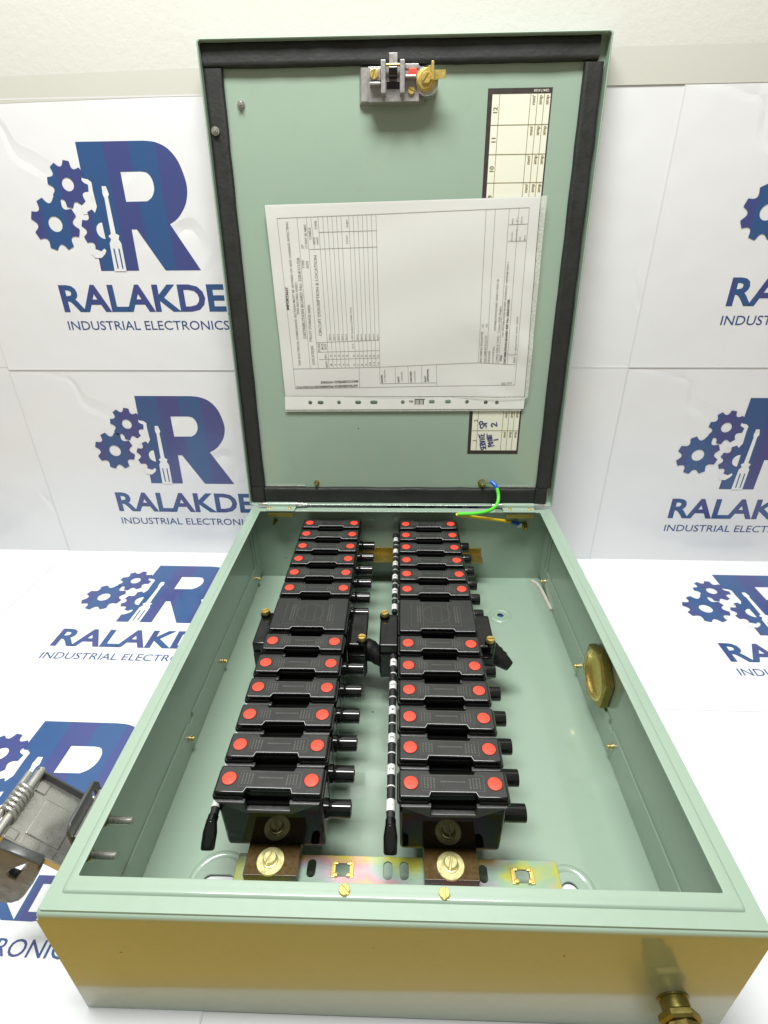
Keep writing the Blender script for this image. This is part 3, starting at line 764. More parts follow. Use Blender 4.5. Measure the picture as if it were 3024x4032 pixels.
def stud(u, v, w, r, h, mat='steel'):
    bm = BM(); m = T((u, v, w)); lathe(bm, [(r * 1.35, 0), (r * 1.35, 0.0007), (0, 0.0007)], m, 24)
    hexnut(bm, m @ T((0, 0, 0.0006)) @ Matrix.Rotation(u * 40, 4, 'Z'), r, 0.0026)
    lathe(bm, [(r * .5, 0.003), (r * .5, h - .0004), (r * .42, h), (0, h)], m, 16)
    return obj('stud', bm, mat, door, smooth=30)
stud(-0.1657, 0.4370, PN, 0.0031, 0.0052); stud(-0.1936, 0.4137, -0.0060, 0.0031, 0.0045)
stud(-0.1112, 0.0228, PN, 0.0026, 0.0095, 'oldbrass'); stud(0.1080, 0.0232, PN, 0.0040, 0.0100, 'oldbrass')
# bright strips behind the hinge at the foot of the door
for a, b in ((-0.1800, -0.1270), (0.1285, 0.1760)):
    bm = BM(); bx(bm, a, b, 0.0176, 0.0192, PN + .0001, PN + 0.0022, 0.0004); obj('hinge_backing', bm, 'steel', door)
# hinges
for x0, x1, sc in ((-0.1765, -0.1380, (-0.1725, -0.1455)), (0.1338, 0.1752, (0.1430, 0.1682))):
    bm = BM(); bx(bm, x0, x1, 0.4655, 0.4800, 0.1176, 0.1194, 0.0006)
    hg = part('hinge', bm, 'paint')
    bm = BM(); cyl(bm, (x0, 0.4805, 0.1205), (x1, 0.4805, 0.1205), 0.0034, 20); obj('hinge_barrel', bm, 'paint', hg)
    bm = BM(); lathe(bm, [(0.0016, -0.0125), (0.0020, -0.010), (0.0030, 0.0), (0.0030, x1 - x0), (0.0020, x1 - x0 + 0.008), (0.0018, x1 - x0 + 0.0145), (0, x1 - x0 + 0.0147)], frame((x0, 0.4808, 0.1207), (0, 1, 0), (0, 0, 1), (1, 0, 0)), 18)
    obj('hinge_pin', bm, 'steel', hg, smooth=60)
    for xs in sc:
        bm = BM(); slotted_screw(bm, T((xs, 0.4718, 0.1194)), 0.0024, 0.0012, xs * 50); obj('hinge_screw', bm, 'brass', hg)
    bm = BM(); bx(bm, x0 + 0.003, x1 - 0.002, 0.4645, 0.4668, 0.1100, 0.1152, 0.0004); obj('hinge_leaf', bm, 'oldbrass', hg)

# ---------------------------------------------------------------- door lock
def zk(x, y): return (-0.0209 + (x - 470) * 6.2e-5, 0.4647 - (y - 230) * 5.07e-5)
bm = BM()
loft(bm, [(-0.0434, 0.4345), (0.0236, 0.4345), (0.0236, 0.4660), (-0.0430, 0.4660)], [(0, PN + .0002), (0, PN + 0.0015), (0.0022, -0.0060)], cap0=False)
bx(bm, -0.0338, 0.0170, 0.4335, 0.4622, -0.0065, 0.0035, 0.0008)
lock = part('lock', bm, 'castgrey', m4=MD)
def lk(name, px, w0, w1, mat, bev=0.0005):
    (u0, v1), (u1, v0) = zk(px[0], px[1]), zk(px[2], px[3])
    bm = BM(); bx(bm, u0, u1, v0, v1, w0, w1, bev); return obj(name, bm, mat, lock)
lk('cheek_plate', (470, 230, 548, 750), -0.004, 0.0130, 'castgrey', .0007); lk('cheek_plate', (768, 230, 845, 750), -0.004, 0.0130, 'castgrey', .0007)
lk('mounting_ear', (290, 335, 466, 525), 0.0, 0.0085, 'castgrey', .0007); lk('ledge', (288, 552, 466, 602), 0.0, 0.0100, 'castgrey', .0008)
lk('bolt_tongue', (598, 88, 730, 262), 0.0020, 0.0060, 'castgrey', .0006); lk('ledge', (850, 450, 1030, 500), 0.0, 0.0100, 'castgrey', .0008)
lk('top_plate', (850, 250, 1065, 330), 0.0, 0.0045, 'castgrey', .0006); lk('red_flag', (905, 335, 1036, 442), 0.0034, 0.0072, 'red', .0008)
lk('dark_slot', (560, 520, 765, 640), 0.0030, 0.0040, 'gloss', .0003)
(u0, v0), (u1, v1) = zk(596, 385), zk(726, 385)
bm = BM(); cyl(bm, (u0, v0, 0.0075), (u1, v0, 0.0075), 0.0056, 24); obj('roller', bm, 'gloss', lock)
(u0, v0), (u1, v1) = zk(548, 280), zk(770, 280)
bm = BM(); cyl(bm, (u0, v0 - .0004, 0.0080), (u1, v0 - .0004, 0.0080), 0.0014, 14); obj('roller_pin', bm, 'brass', lock)
for px, r, w, a in (((365, 428), 0.0042, 0.0085, 1.25), ((952, 672), 0.0033, 0.0036, -0.4)):
    u, v = zk(*px); bm = BM(); slotted_screw(bm, T((u, v, w)), r, 0.0018, a); obj('lock_screw', bm, 'brass', lock)
u, v = zk(1195, 545)
bm = BM(); lathe(bm, [(0.0112, PN), (0.0112, 0.0040), (0.0106, 0.0048), (0.0, 0.0048)], T((u, v, 0)), 36); obj('lock_barrel', bm, 'steel', lock)
bm = BM(); lathe(bm, [(0.0095, 0.0048), (0.0098, 0.0060), (0.0060, 0.0068), (0, 0.0068)], T((u - .0008, v + .0015, 0)), 32); obj('cam_washer', bm, 'brass', lock)
cp = [(-0.0085, -0.0020), (-0.0040, -0.0080), (0.0025, -0.0070), (0.0070, -0.0010), (0.0192, 0.0010), (0.0192, 0.0070), (0.0080, 0.0070), (0.0070, 0.0118), (0.0030, 0.0105), (-0.0050, 0.0050)]
bm = BM(); loft(bm, cp, [(0, 0.0068), (0, 0.0080), (0.0003, 0.0083)], T((u - .001, v + .0015, 0))); obj('cam_lever', bm, 'brass', lock)
bm = BM(); bx(bm, u + 0.0036, u + 0.0064, v - 0.001, v + 0.0135, 0.0080, 0.0155, 0.0004); obj('cam_fin', bm, 'brass', lock)
bm = BM(); lathe(bm, [(0.0058, 0.0083), (0.0058, 0.0092), (0, 0.0092)], T((u - .0008, v + .0018, 0)), 28); slotted_screw(bm, T((u - .0008, v + .0018, 0.0090)), 0.0047, 0.0030, 0.9); obj('cam_screw', bm, 'brass', lock)

# ---------------------------------------------------------------- circuit label on the door
bm = BM(); bx(bm, 0.0865, 0.1510, 0.0638, 0.4470, PN + .0001, PN + 0.0004)
lab = part('circuit_label', bm, 'labelblack', m4=MD)
bm = BM(); add_poly(bm, [(0.0905, 0.0684), (0.1489, 0.0684), (0.1496, 0.4419), (0.0912, 0.4419)], PN + .0006)
obj('printed_card', flat_mesh(bm, 'printed_card'), 'cream', lab)
rows = [0.4419, 0.4161, 0.3905, 0.3649, 0.3393, 0.3137, 0.2881, 0.2340, 0.1970, 0.1714, 0.1458, 0.1202, 0.0944, 0.0684]
bm = BM(); zt_ = PN + .0008
for v in rows[1:-1]: add_line(bm, (0.0908, v), (0.1493, v), 0.00055, zt_)
for u in (0.0979, 0.1290, 0.1360, 0.1427): add_line(bm, (u - .0004, 0.0684), (u + .0006, 0.4419), 0.00055, zt_)
obj('grid_lines', flat_mesh(bm, 'grid_lines'), 'labelprint', lab)
bm = BM()
nums = {0: "12", 1: "11", 2: "10", 3: "9", 11: "2", 12: "1"}
for i, s in nums.items():
    vc = (rows[i] + rows[i + 1]) / 2
    add_text(bm, s, (0.0970, vc), (0, 1), None, 0.0043, bold=0.02, zf=zt_, centre=True)
for i in range(13):
    vt = rows[i] - 0.0012
    for u, s in ((0.1344, "mm"), (0.1412, "amp"), (0.1479, "amp")):
        if i > 10: u -= 0.0006
        add_text(bm, s, (u, vt - 0.0078), (0, 1), 0.0078 if s == "amp" else 0.0070, 0.0036, bold=0.008, zf=zt_)
        if s == "mm": add_text(bm, "2", (u - 0.0016, vt - 0.0010), (0, 1), 0.0012, 0.0016, zf=zt_)
tag(obj('printed_lettering', flat_mesh(bm, 'printed_lettering'), 'labelprint', lab), kind='stuff')
bm = BM(); add_text(bm, "CB417-5150", (0.1475, 0.4456), (-1, 0), 0.0150, 0.0020, bold=0.01, zf=PN + .0006)
obj('catalogue_number', flat_mesh(bm, 'catalogue_number'), 'cream', lab)
STROKES = {'S': [[(1, .85), (.6, 1), (.15, .85), (.2, .6), (.75, .42), (.9, .18), (.5, 0), (.05, .12)]],
    'E': [[(.95, 1), (.1, .95), (.05, .05), (.9, 0)], [(.1, .5), (.75, .52)]], 'R': [[(.1, 0), (.15, 1), (.8, .95), (.85, .65), (.2, .5), (.95, 0)]],
    'V': [[(0, 1), (.45, 0), (1, 1)]], 'I': [[(.5, 1), (.5, 0)]], 'C': [[(.95, .85), (.5, 1), (.1, .6), (.2, .12), (.9, .1)]],
    'P': [[(.1, -.15), (.15, 1), (.8, .95), (.85, .6), (.15, .45)]], 'O': [[(.5, 1), (.1, .6), (.3, .05), (.8, .15), (.9, .7), (.5, 1)]],
    'N': [[(.05, 0), (.1, 1), (.85, 0), (.95, 1)]], 'T': [[(-.4, 1.05), (1.7, .85)], [(.55, 1), (.5, 0)]], '1': [[(.4, 1), (.6, 0)]],
    '2': [[(.05, .75), (.35, 1), (.85, .8), (.6, .45), (.05, .05), (1, .08)]]}
INK = {}
def pen(word, a, b, h, widths=None):
    a, b = Vector(a), Vector(b); d = (b - a); n = len(word); u = Vector((-d.y, d.x)).normalized()
    for i, ch in enumerate(word):
        o = a + d * (i / n)
        for k, st in enumerate(STROKES[ch]):
            INK[(word, i, k, a.x)] = [tuple(o + d * ((0.08 + 0.80 * x) / n) + u * (y * h)) for x, y in st]
pen("SERVICE", (0.1103, 0.0700), (0.1062, 0.0915), 0.0066)
pen("POINT", (0.1196, 0.0745), (0.1158, 0.0905), 0.0064)
pen("1", (0.1250, 0.0815), (0.1246, 0.0850), 0.0056)
pen("SP", (0.1090, 0.0982), (0.1072, 0.1085), 0.0080)
pen("2", (0.1222, 0.1003), (0.1212, 0.1062), 0.0074)
pen("P", (0.1090, 0.1270), (0.1080, 0.1330), 0.0080)
bm = BM(); kz = 0
for k, pts in INK.items():
    sm = []
    for i in range(len(pts) - 1):
        p0, p1, p2, p3 = (Vector(pts[max(i - 1, 0)]), Vector(pts[i]), Vector(pts[i + 1]), Vector(pts[min(i + 2, len(pts) - 1)]))
        for s in range(5):
            t = s / 5
            sm.append(0.5 * (2 * p1 + (p2 - p0) * t + (2 * p0 - 5 * p1 + 4 * p2 - p3) * t * t + (3 * p1 - p0 - 3 * p2 + p3) * t ** 3))
    sm.append(Vector(pts[-1]))
    for a, b in zip(sm, sm[1:]):
        if (b - a).length > 1e-6:
            e = (b - a).normalized() * 0.0003; kz += 1
            add_line(bm, a - e, b + e, 0.00115 if k[0] in ('SP', '2', '1') else 0.0010, zt_ + .0001 + kz * 1.0e-6)
obj('handwriting', flat_mesh(bm, 'handwriting'), 'pen', lab)

# ================================================================ record sheet in a punched pocket, on the door
S_TL, S_TR, S_BR, S_BL = (-0.1487, 0.3463), (0.1481, 0.3513), (0.1518, 0.1378), (-0.1438, 0.1388)
def sheet_w(u, v):
    t = min(1.2, max(0.0, (v - 0.135) / 0.215)); c = min(1, max(0, (u - 0.06) / 0.09))
    return (-0.0098 + 0.0034 * t ** 2.2 + 0.00045 * math.sin(u * 31 + v * 19) + 0.0003 * math.sin(v * 70 - u * 22)
            + 0.0022 * c * (1 - t) * max(0, math.sin(v * 78 + u * 35)) + 0.0008 * (1 - t) * c)
def bil(s, t, a=S_TL, b=S_TR, c=S_BR, d=S_BL):
    return tuple((a[i] * (1 - s) + b[i] * s) * t + (d[i] * (1 - s) + c[i] * s) * (1 - t) for i in (0, 1))
def grid(nx, ny, corners, dz, jag=0.0):
    bm = BM(); vs = []
    for j in range(ny + 1):
        for i in range(nx + 1):
            u, v = bil(i / nx, j / ny, *corners)
            vs.append(bm.verts.new((u, v, sheet_w(u, v) + dz)))
    for j in range(ny):
        for i in range(nx):
            k = j * (nx + 1) + i; bm.faces.new((vs[k], vs[k + 1], vs[k + nx + 2], vs[k + nx + 1]))
    return bm
def sheet_obj(name, bm, mat, parent=None):
    me = flat_mesh(bm, name); me.shade_smooth(); return obj(name, me, mat, parent, MD if parent is None else None)
rec = sheet_obj('record_sheet', grid(56, 40, (S_TL, S_TR, S_BR, S_BL), 0.0), 'sheet')
tag(rec, "printed white circuit record sheet inside the clear pocket on the door", "document")
pz = lambda u, v: sheet_w(u, v) + 0.00022
b0, b1 = BM(), BM()
for s, a, b, h, bo in SHEET_TEXT:
    a, b = Vector(a), Vector(b)
    add_text(b1 if bo else b0, s, a, b - a, (b - a).length, h * 1.1, bold=0.03 if bo else 0.008, zf=pz, res=2)
sheet_obj('printed_text', b0, 'greyprint', rec); sheet_obj('bold_text', b1, 'darkprint', rec)
bm = BM()
for a, b in SHEET_LINES: add_line(bm, a, b, 0.00042, pz, 12)
sheet_obj('ruled_lines', bm, 'greyprint', rec)

PK = ((-0.1502, 0.3468), (0.1545, 0.3520), (0.1558, 0.1372), (-0.1452, 0.1380))
pocket = sheet_obj('punched_pocket', grid(56, 40, PK, 0.0008), 'film')
tag(pocket, "clear punched plastic pocket hanging on the green door", "plastic pocket")
bm = grid(6, 40, ((0.1484, 0.3519), (0.1545, 0.3520), (0.1562, 0.1372), (0.1522, 0.1374)), 0.0011); sheet_obj('welded_edge', bm, 'milky', pocket)
bm = grid(56, 2, ((-0.1440, 0.1388), (0.1545, 0.1374), (0.1545, 0.1360), (-0.1441, 0.1372)), 0.0012); sheet_obj('pocket_mouth', bm, 'milky', pocket)
hl = []
for u, v, k in ((-0.1128, 0.1308, 0), (-0.0999, 0.1308, 1), (-0.0768, 0.131, 0), (-0.0529, 0.131, 1), (-0.0332, 0.1311, 2), (0.0027, 0.1313, 0), (0.0387, 0.1318, 1), (0.0587, 0.1318, 1), (0.0822, 0.1316, 0), (0.1054, 0.1310, 0), (0.119, 0.1307, 0)):
    hl.append(circle(u, v, 0.0024, 20) if k == 0 else slot(u, v, 0.0075 if k == 1 else 0.0092, 0.0046))
me = plate('punched_margin', [[(-0.1451, 0.1218), (0.1524, 0.1228), (0.1530, 0.1368), (-0.1441, 0.1380)], *hl], -0.0090, -0.0087)
obj('punched_margin', me, 'white_plastic', pocket)
bm = BM(); add_poly(bm, [(-0.1451, 0.1192), (0.1500, 0.1202), (0.1500, 0.1228), (-0.1451, 0.1218)], -0.0092); sheet_obj('perforated_edge', bm, 'milky', pocket)
bm = BM()
for k in range(7): add_line(bm, (0.0180 + k * 0.0017, 0.1285), (0.0180 + k * 0.0017, 0.1340), 0.0006 + 0.0007 * (k % 3 == 0), -0.0084)
add_line(bm, (0.0172, 0.1348), (0.0300, 0.1350), 0.0009, -0.0084); add_text(bm, "PPO", (0.0155, 0.1338), (-1, 0), 0.0050, 0.0026, bold=0.02, zf=-0.0084)
obj('maker_mark', flat_mesh(bm, 'maker_mark'), 'darkprint', pocket)

# ================================================================ rails, insulating boards and fuse rows
ZB, ZK, ZT = 0.043, 0.0335, 0.105
def bracket(x0, x1, y0, y1, ztop, loops, leg_y, name='mounting_rail'):
    o = part(name, plate(name, [rrect(x0, x1, y0, y1, 0.0008), *loops], ztop - 0.0014, ztop, 0.0002), 'zinc')
    bm = BM(); bx(bm, x0, x1, leg_y, leg_y + 0.0014, 0.0045, ztop - 0.0015, 0.0003); obj('rail_leg', bm, 'zinc', o)
    return o
lp = [slot(-0.0628, 0.0712, 0.0062, 0.0125), slot(-0.0071, 0.0708, 0.0062, 0.0125), slot(0.0048, 0.0710, 0.0062, 0.0125), slot(0.0616, 0.0704, 0.0062, 0.0125),
      rrect(-0.0450, -0.0350, 0.0660, 0.0750, 0.0004), rrect(0.0847, 0.0947, 0.0648, 0.0738, 0.0004)]
fr = bracket(-0.1180, 0.1161, 0.0490, 0.0805, ZK, lp, 0.0500)
for cx, cy in ((-0.0400, 0.0705), (0.0897, 0.0693)):
    bm = BM()
    for sx in (-1, 1):
        a, b = sorted((cx + sx * 0.0050, cx + sx * 0.0082)); bx(bm, a, b, cy - 0.0055, cy + 0.0055, ZK - .0002, ZK + 0.0010, 0.0004)
        for sy in (-1, 1):
            a, b = sorted((cx + sx * 0.0032, cx + sx * 0.0066)); c, d_ = sorted((cy + sy * 0.0028, cy + sy * 0.0052))
            bx(bm, a, b, c, d_, ZK, ZK + 0.0022, 0.0005)
    obj('cage_nut_clip', bm, 'brass', fr)
bm = BM(); bx(bm, -0.1180, 0.1120, 0.4580, 0.4805, 0.0440, 0.0454, 0.0003); bk = part('rear_rail', bm, 'oldbrass')
bm = BM(); bx(bm, -0.1180, 0.1120, 0.4806, 0.4819, 0.0440, 0.0540, 0.0003); obj('rail_upstand', bm, 'oldbrass', bk)
for x0, x1, sx in ((-0.1096, -0.0712, -0.0914), (0.0190, 0.0576, 0.0377)):
    bm = BM(); bx(bm, x0, x1, 0.0605, 0.4560, ZK + 0.0001, ZB, 0.0004)
    bd = part('insulating_board', bm, 'brownboard')
    bm = BM(); lathe(bm, [(0.0099, ZB), (0.0099, ZB + 0.0011), (0.0096, ZB + 0.0014), (0.0050, ZB + 0.0014)], T((sx, 0.0696, 0)), 40); obj('washer', bm, 'yellowzinc', bd)
    bm = BM(); lathe(bm, [(0.0058, ZB + 0.0012), (0.0056, ZB + 0.0024), (0.0044, ZB + 0.0030), (0, ZB + .003)], T((sx, 0.0696, 0)), 32)
    slotted_screw(bm, T((sx, 0.0696, ZB + 0.0026)), 0.0047, 0.0034, 1.35 if sx > 0 else 1.2, 0.0006); obj('board_screw', bm, 'yellowzinc', bd)

# ---- shared meshes
def lid_outline(hw, y0, y1, nf, df, nb, db, sl=0.0016, r=0.0018):
    """rounded plate outline with a finger notch front and back (counter-clockwise)."""
    c = rrect(-hw, hw, y0, y1, r, 3)
    fr_, br_, bl_, fl_ = c[0:4], c[4:8], c[8:12], c[12:16]
    front = [(-nf - sl, y0), (-nf, y0 + df), (nf, y0 + df), (nf + sl, y0)]
    back = [(nb + sl, y1), (nb, y1 - db), (-nb, y1 - db), (-nb - sl, y1)]
    return front + fr_ + br_ + back + bl_ + fl_
def carrier_meshes(y0, y1, marks):
    bm = BM()
    loft(bm, lid_outline(0.0373, y0, y1, 0.0148, 0.0035, 0.0145, 0.0028), [(0.0002, -0.0036), (0, -0.0030), (0, -0.0014), (0.00018, -0.0008), (0.0005, -0.0003), (0.0010, -0.00005), (0.0014, 0.0)], cap0=False)
    cap = mesh_of(bm, 'cap', 40)
    bm = BM()
    loft(bm, lid_outline(0.0387, y0 - 0.0014, y1 + 0.0012, 0.0158, 0.0044, 0.015, 0.0030, r=0.0028), [(0.0006, -0.0072), (0, -0.0066), (0, -0.0044), (0.0006, -0.0036), (0.0016, -0.0034)])
    bx(bm, -0.0345, 0.0345, y0 + 0.0046, y1, -0.0155, -0.0068)
    rim = mesh_of(bm, 'rim', 40)
    bm = BM()
    sk = [(-0.0360, -0.0055), (-0.0155, -0.0055), (-0.0150, -0.0140), (0.0150, -0.0140), (0.0155, -0.0055), (0.0360, -0.0055), (0.0165, -0.0168), (-0.0165, -0.0168)]
    loft(bm, sk, [(0, 0), (0, 0.0020), (0.0003, 0.0027), (0.0009, 0.0032)], frame((0, y0 - 0.0003, 0), (1, 0, 0), (0, 0, 1), (0, -1, 0)))
    bx(bm, -0.0150, 0.0150, y0 - 0.0030, y0 + 0.0046, -0.0166, -0.0146, 0.0005)
    skirt = mesh_of(bm, 'finger_grip', 30)
    for me, k in ((cap, 'lid'), (rim, 'gloss'), (skirt, 'grip')): me.materials.append(M[k])
    cap.materials.append(M['gloss'])
    for q in cap.polygons:
        if q.normal.z < 0.995: q.material_index = 1
    return cap, rim, skirt
CAP, RIM, SKIRT = carrier_meshes(-0.0107, 0.0107, True)
bm = BM(); lathe(bm, [(0.0054, 0.00005), (0.0053, 0.0003), (0.00505, 0.0003), (0.0050, 0.0001)], None, 32); DOTR = mesh_of(bm, 'dot_recess', 60); DOTR.materials.append(M['gloss'])
bm = BM(); lathe(bm, [(0.0050, 0.0), (0.0050, 0.0004), (0.0046, 0.0007), (0, 0.0009)], None, 32); DOT = mesh_of(bm, 'red_dot', 60); DOT.materials.append(M['red'])
def marks_mesh(seed):
    rnd = random.Random(seed); bm = BM(); z = 0.00012
    for a, b in (((-0.0215, -0.0058), (0.0215, -0.0058)), ((-0.0215, 0.0060), (0.0215, 0.0060)), ((-0.0215, -0.0058), (-0.0215, 0.0060)), ((0.0215, -0.0058), (0.0215, 0.0060))):
        add_line(bm, a, b, 0.0003, z)
    for x0, n in ((-0.0195, 4), (0.0120, 4)):
        for k in range(n):
            x = x0 + k * 0.0022
            y = -0.0040
            while y < 0.0042:
                l = rnd.uniform(0.0006, 0.0020); add_line(bm, (x, y), (x, min(0.0048, y + l)), 0.00085, z); y += l + 0.0005
    x = -0.0085
    while x < 0.0085:
        l = rnd.uniform(0.0005, 0.0014); add_line(bm, (x, 0.0012), (x + l, 0.0012), 0.0011, z); x += l + 0.0004
    me = flat_mesh(bm, 'moulded_marks'); me.materials.append(M['relief_sheen']); return me
MARKS = [marks_mesh(k) for k in range(4)]
bm = BM(); loft(bm, rrect(-0.0366, 0.0366, -0.0092, 0.0184, 0.0028, 5), [(0.0006, ZB), (0.0003, ZB + 0.0006), (0, ZB + 0.004), (-0.0006, ZT - 0.0125)])
BASE = mesh_of(bm, 'fuse_base', 40); BASE.materials.append(M['base'])
bm = BM(); lathe(bm, [(0.0072, 0.0), (0.0072, 0.0028), (0.0064, 0.0034), (0.0064, 0.0184), (0.0061, 0.0188), (0.0052, 0.0188), (0.0050, 0.0184), (0.0050, 0.004), (0, 0.004)], frame((0.0362, 0.0042, 0.0672), (0, 1, 0), (0, 0, 1), (1, 0, 0)), 32)
SPOUT = mesh_of(bm, 'terminal_spout', 50); SPOUT.materials.append(M['gloss'])
def link(name, me, parent=None, loc=None):
    o = bpy.data.objects.new(name, me); col.objects.link(o)
    if parent: o.parent = parent
    if loc: o.location = loc
    if 'marks' not in name: wn_mod(o)
    return o
ORD = ["first", "second", "third", "fourth", "fifth", "sixth", "seventh", "eighth", "ninth", "tenth", "eleventh", "twelfth"]
COLS = [("left", -0.0894, 0.0906, 0.02837, 0.0558, 0.0016), ("right", 0.0379, 0.0905, 0.02826, 0.0558, -0.0038)]
proto = empty('fuse_carrier')
link('cap', CAP, proto); link('rim', RIM, proto); link('finger_grip', SKIRT, proto)
for sx in (-1, 1):
    d_ = link('red_dot', DOT, proto, (sx * 0.0290, 0, 0.0)); link('dot_recess', DOTR, d_)
link('moulded_marks', MARKS[0], proto)
used = False
for side, xc, y0, pit, gap, sk in COLS:
    for i in range(12):
        y = y0 + pit * i + (gap if i > 5 else 0); x = xc + sk * (y - 0.09)
        if not used: c = proto; used = True
        else:
            c = proto.copy(); col.objects.link(c)
            for ch in proto.children:
                q = ch.copy(); col.objects.link(q); q.parent = c
                if q.name.startswith('moulded'): q.data = MARKS[(i * 3 + (side == "left")) % 4]
                for g in ch.children:
                    h = g.copy(); col.objects.link(h); h.parent = q
        c.location = (x, y, ZT + random.uniform(-0.0003, 0.0003)); c.rotation_euler = (random.uniform(-.006, .006), random.uniform(-.005, .005), random.uniform(-.007, .007))
        tag(c, "black fuse carrier with two red dots, %s from the front in the %s row" % (ORD[i], side), "fuse carrier", "fuse carriers in two rows")
        b = link('fuse_base', BASE, BOX, (x, y, 0)); link('terminal_spout', SPOUT, b)
# ---- the wide link blocks between the sixth and seventh fuses
LCAP, LRIM, LSK = carrier_meshes(-0.0248, 0.0248, False)
LCAP.name = 'link_cap'
bm = BM()
z = 0.00012
for a0, n, r in ((0, 36, 0.0135),):
    pts = circle(0, 0.001, r, n)
    for p, q in zip(pts, pts[1:] + pts[:1]): add_line(bm, p, q, 0.00035, z)
for x in (-0.0190, 0.0180):
    for y0_, y1_ in ((-0.012, 0.014),):
        add_line(bm, (x - 0.0062, y0_ - 0.005), (x - 0.0062, y1_ + 0.004), 0.0003, z); add_line(bm, (x + 0.0054, y0_ - 0.005), (x + 0.0054, y1_ + 0.004), 0.0003, z)
        add_line(bm, (x - 0.0062, y0_ - 0.005), (x + 0.0054, y0_ - 0.005), 0.0003, z); add_line(bm, (x - 0.0062, y1_ + 0.004), (x + 0.0054, y1_ + 0.004), 0.0003, z)
        rnd = random.Random(11)
        for k in range(2):
            y = y0_
            while y < y1_:
                l = rnd.uniform(0.0006, 0.0024); add_line(bm, (x + 0.0002 + k * 0.0024, y), (x + 0.0002 + k * 0.0024, y + l), 0.0009, z); y += l + 0.0006
for x in (-0.0048, 0.0048): add_line(bm, (x, -0.011), (x, 0.013), 0.00025, z)
LMARK = flat_mesh(bm, 'moulded_marks'); LMARK.materials.append(M['relief_sheen'])
bm = BM(); loft(bm, rrect(-0.0366, 0.0366, -0.0235, 0.0245, 0.0028, 5), [(0.0006, ZB), (0, ZB + 0.004), (-0.0006, ZT - 0.0125)])
LBASE = mesh_of(bm, 'link_base', 40); LBASE.materials.append(M['base'])
for side, xc, y0, pit, gap, sk in COLS:
    y = y0 + pit * 5.5 + gap / 2; x = xc + sk * (y - 0.09)
    c = empty('link_carrier', (x, y, ZT - 0.0004))
    link('cap', LCAP, c); link('rim', LRIM, c); link('finger_grip', LSK, c); link('moulded_marks', LMARK, c)
    tag(c, "wide black link carrier without dots, midway along the %s fuse row" % side, "link carrier", "wide link carriers")
    b = link('link_base', LBASE, BOX, (x, y, 0))
    for sx in (-1, 1):
        xa, xb = sorted((sx * 0.0376, sx * 0.0570)); ya, yb = y - 0.0212, y + 0.0275
        bm = BM(); bx(bm, xa, xb, ya - y, yb - y, ZB, 0.0830, 0.0022, 3); bx(bm, xa + .001, xb - .001, ya - y - 0.0035, ya - y + .004, ZB, 0.0720, 0.0015)
        tb = obj('terminal_block', bm, 'gloss', b)
        px, py = (xa + 0.0046, yb - y - 0.005) if sx < 0 else (xb - 0.0046, ya - y + 0.0050)
        bm = BM(); lathe(bm, [(0.0052, 0.0810), (0.0052, 0.0850), (0.0048, 0.0856), (0.0043, 0.0856)], T((px, py, 0)), 24); obj('screw_collar', bm, 'gloss', b)
        bm = BM(); slotted_screw(bm, T((px, py, 0.0850)), 0.0041, 0.0042, 0.5 if sx < 0 else 0.05, 0.0005); obj('terminal_screw', bm, 'brass', b)
    # taped cable tail leaving the right-hand terminal
    bm = BM(); e = Vector((x, y, 0))
    tube(bm, [(x + 0.046, y + 0.002, 0.060), (x + 0.057, y + 0.002, 0.0565), (x + 0.0675, y - 0.003, 0.0505), (x + 0.0765, y - 0.008, 0.0450)], [0.0100, 0.0104, 0.0086, 0.0055], 18, 6)
    tl = part('taped_cable_tail', bm, 'tape_black', smooth=60)
    for f, r_ in ((0.0, 0.0109), (0.5, 0.0102), (1.0, 0.0091)):
        p = Vector((x + 0.0575 + 0.0095 * f, y + 0.002 - .0045 * f, 0.0563 - 0.0055 * f)); q = p + Vector((0.0024, -.0010, -0.0013))
        m4, h = frame_to(p, q); bm = BM()
        lathe(bm, [(r_ - .0012, 0), (r_, 0.0002), (r_ - .0004, h), (r_ - .0014, h)], m4, 20); obj('tape_wrap', bm, 'tape_black', tl, smooth=60)

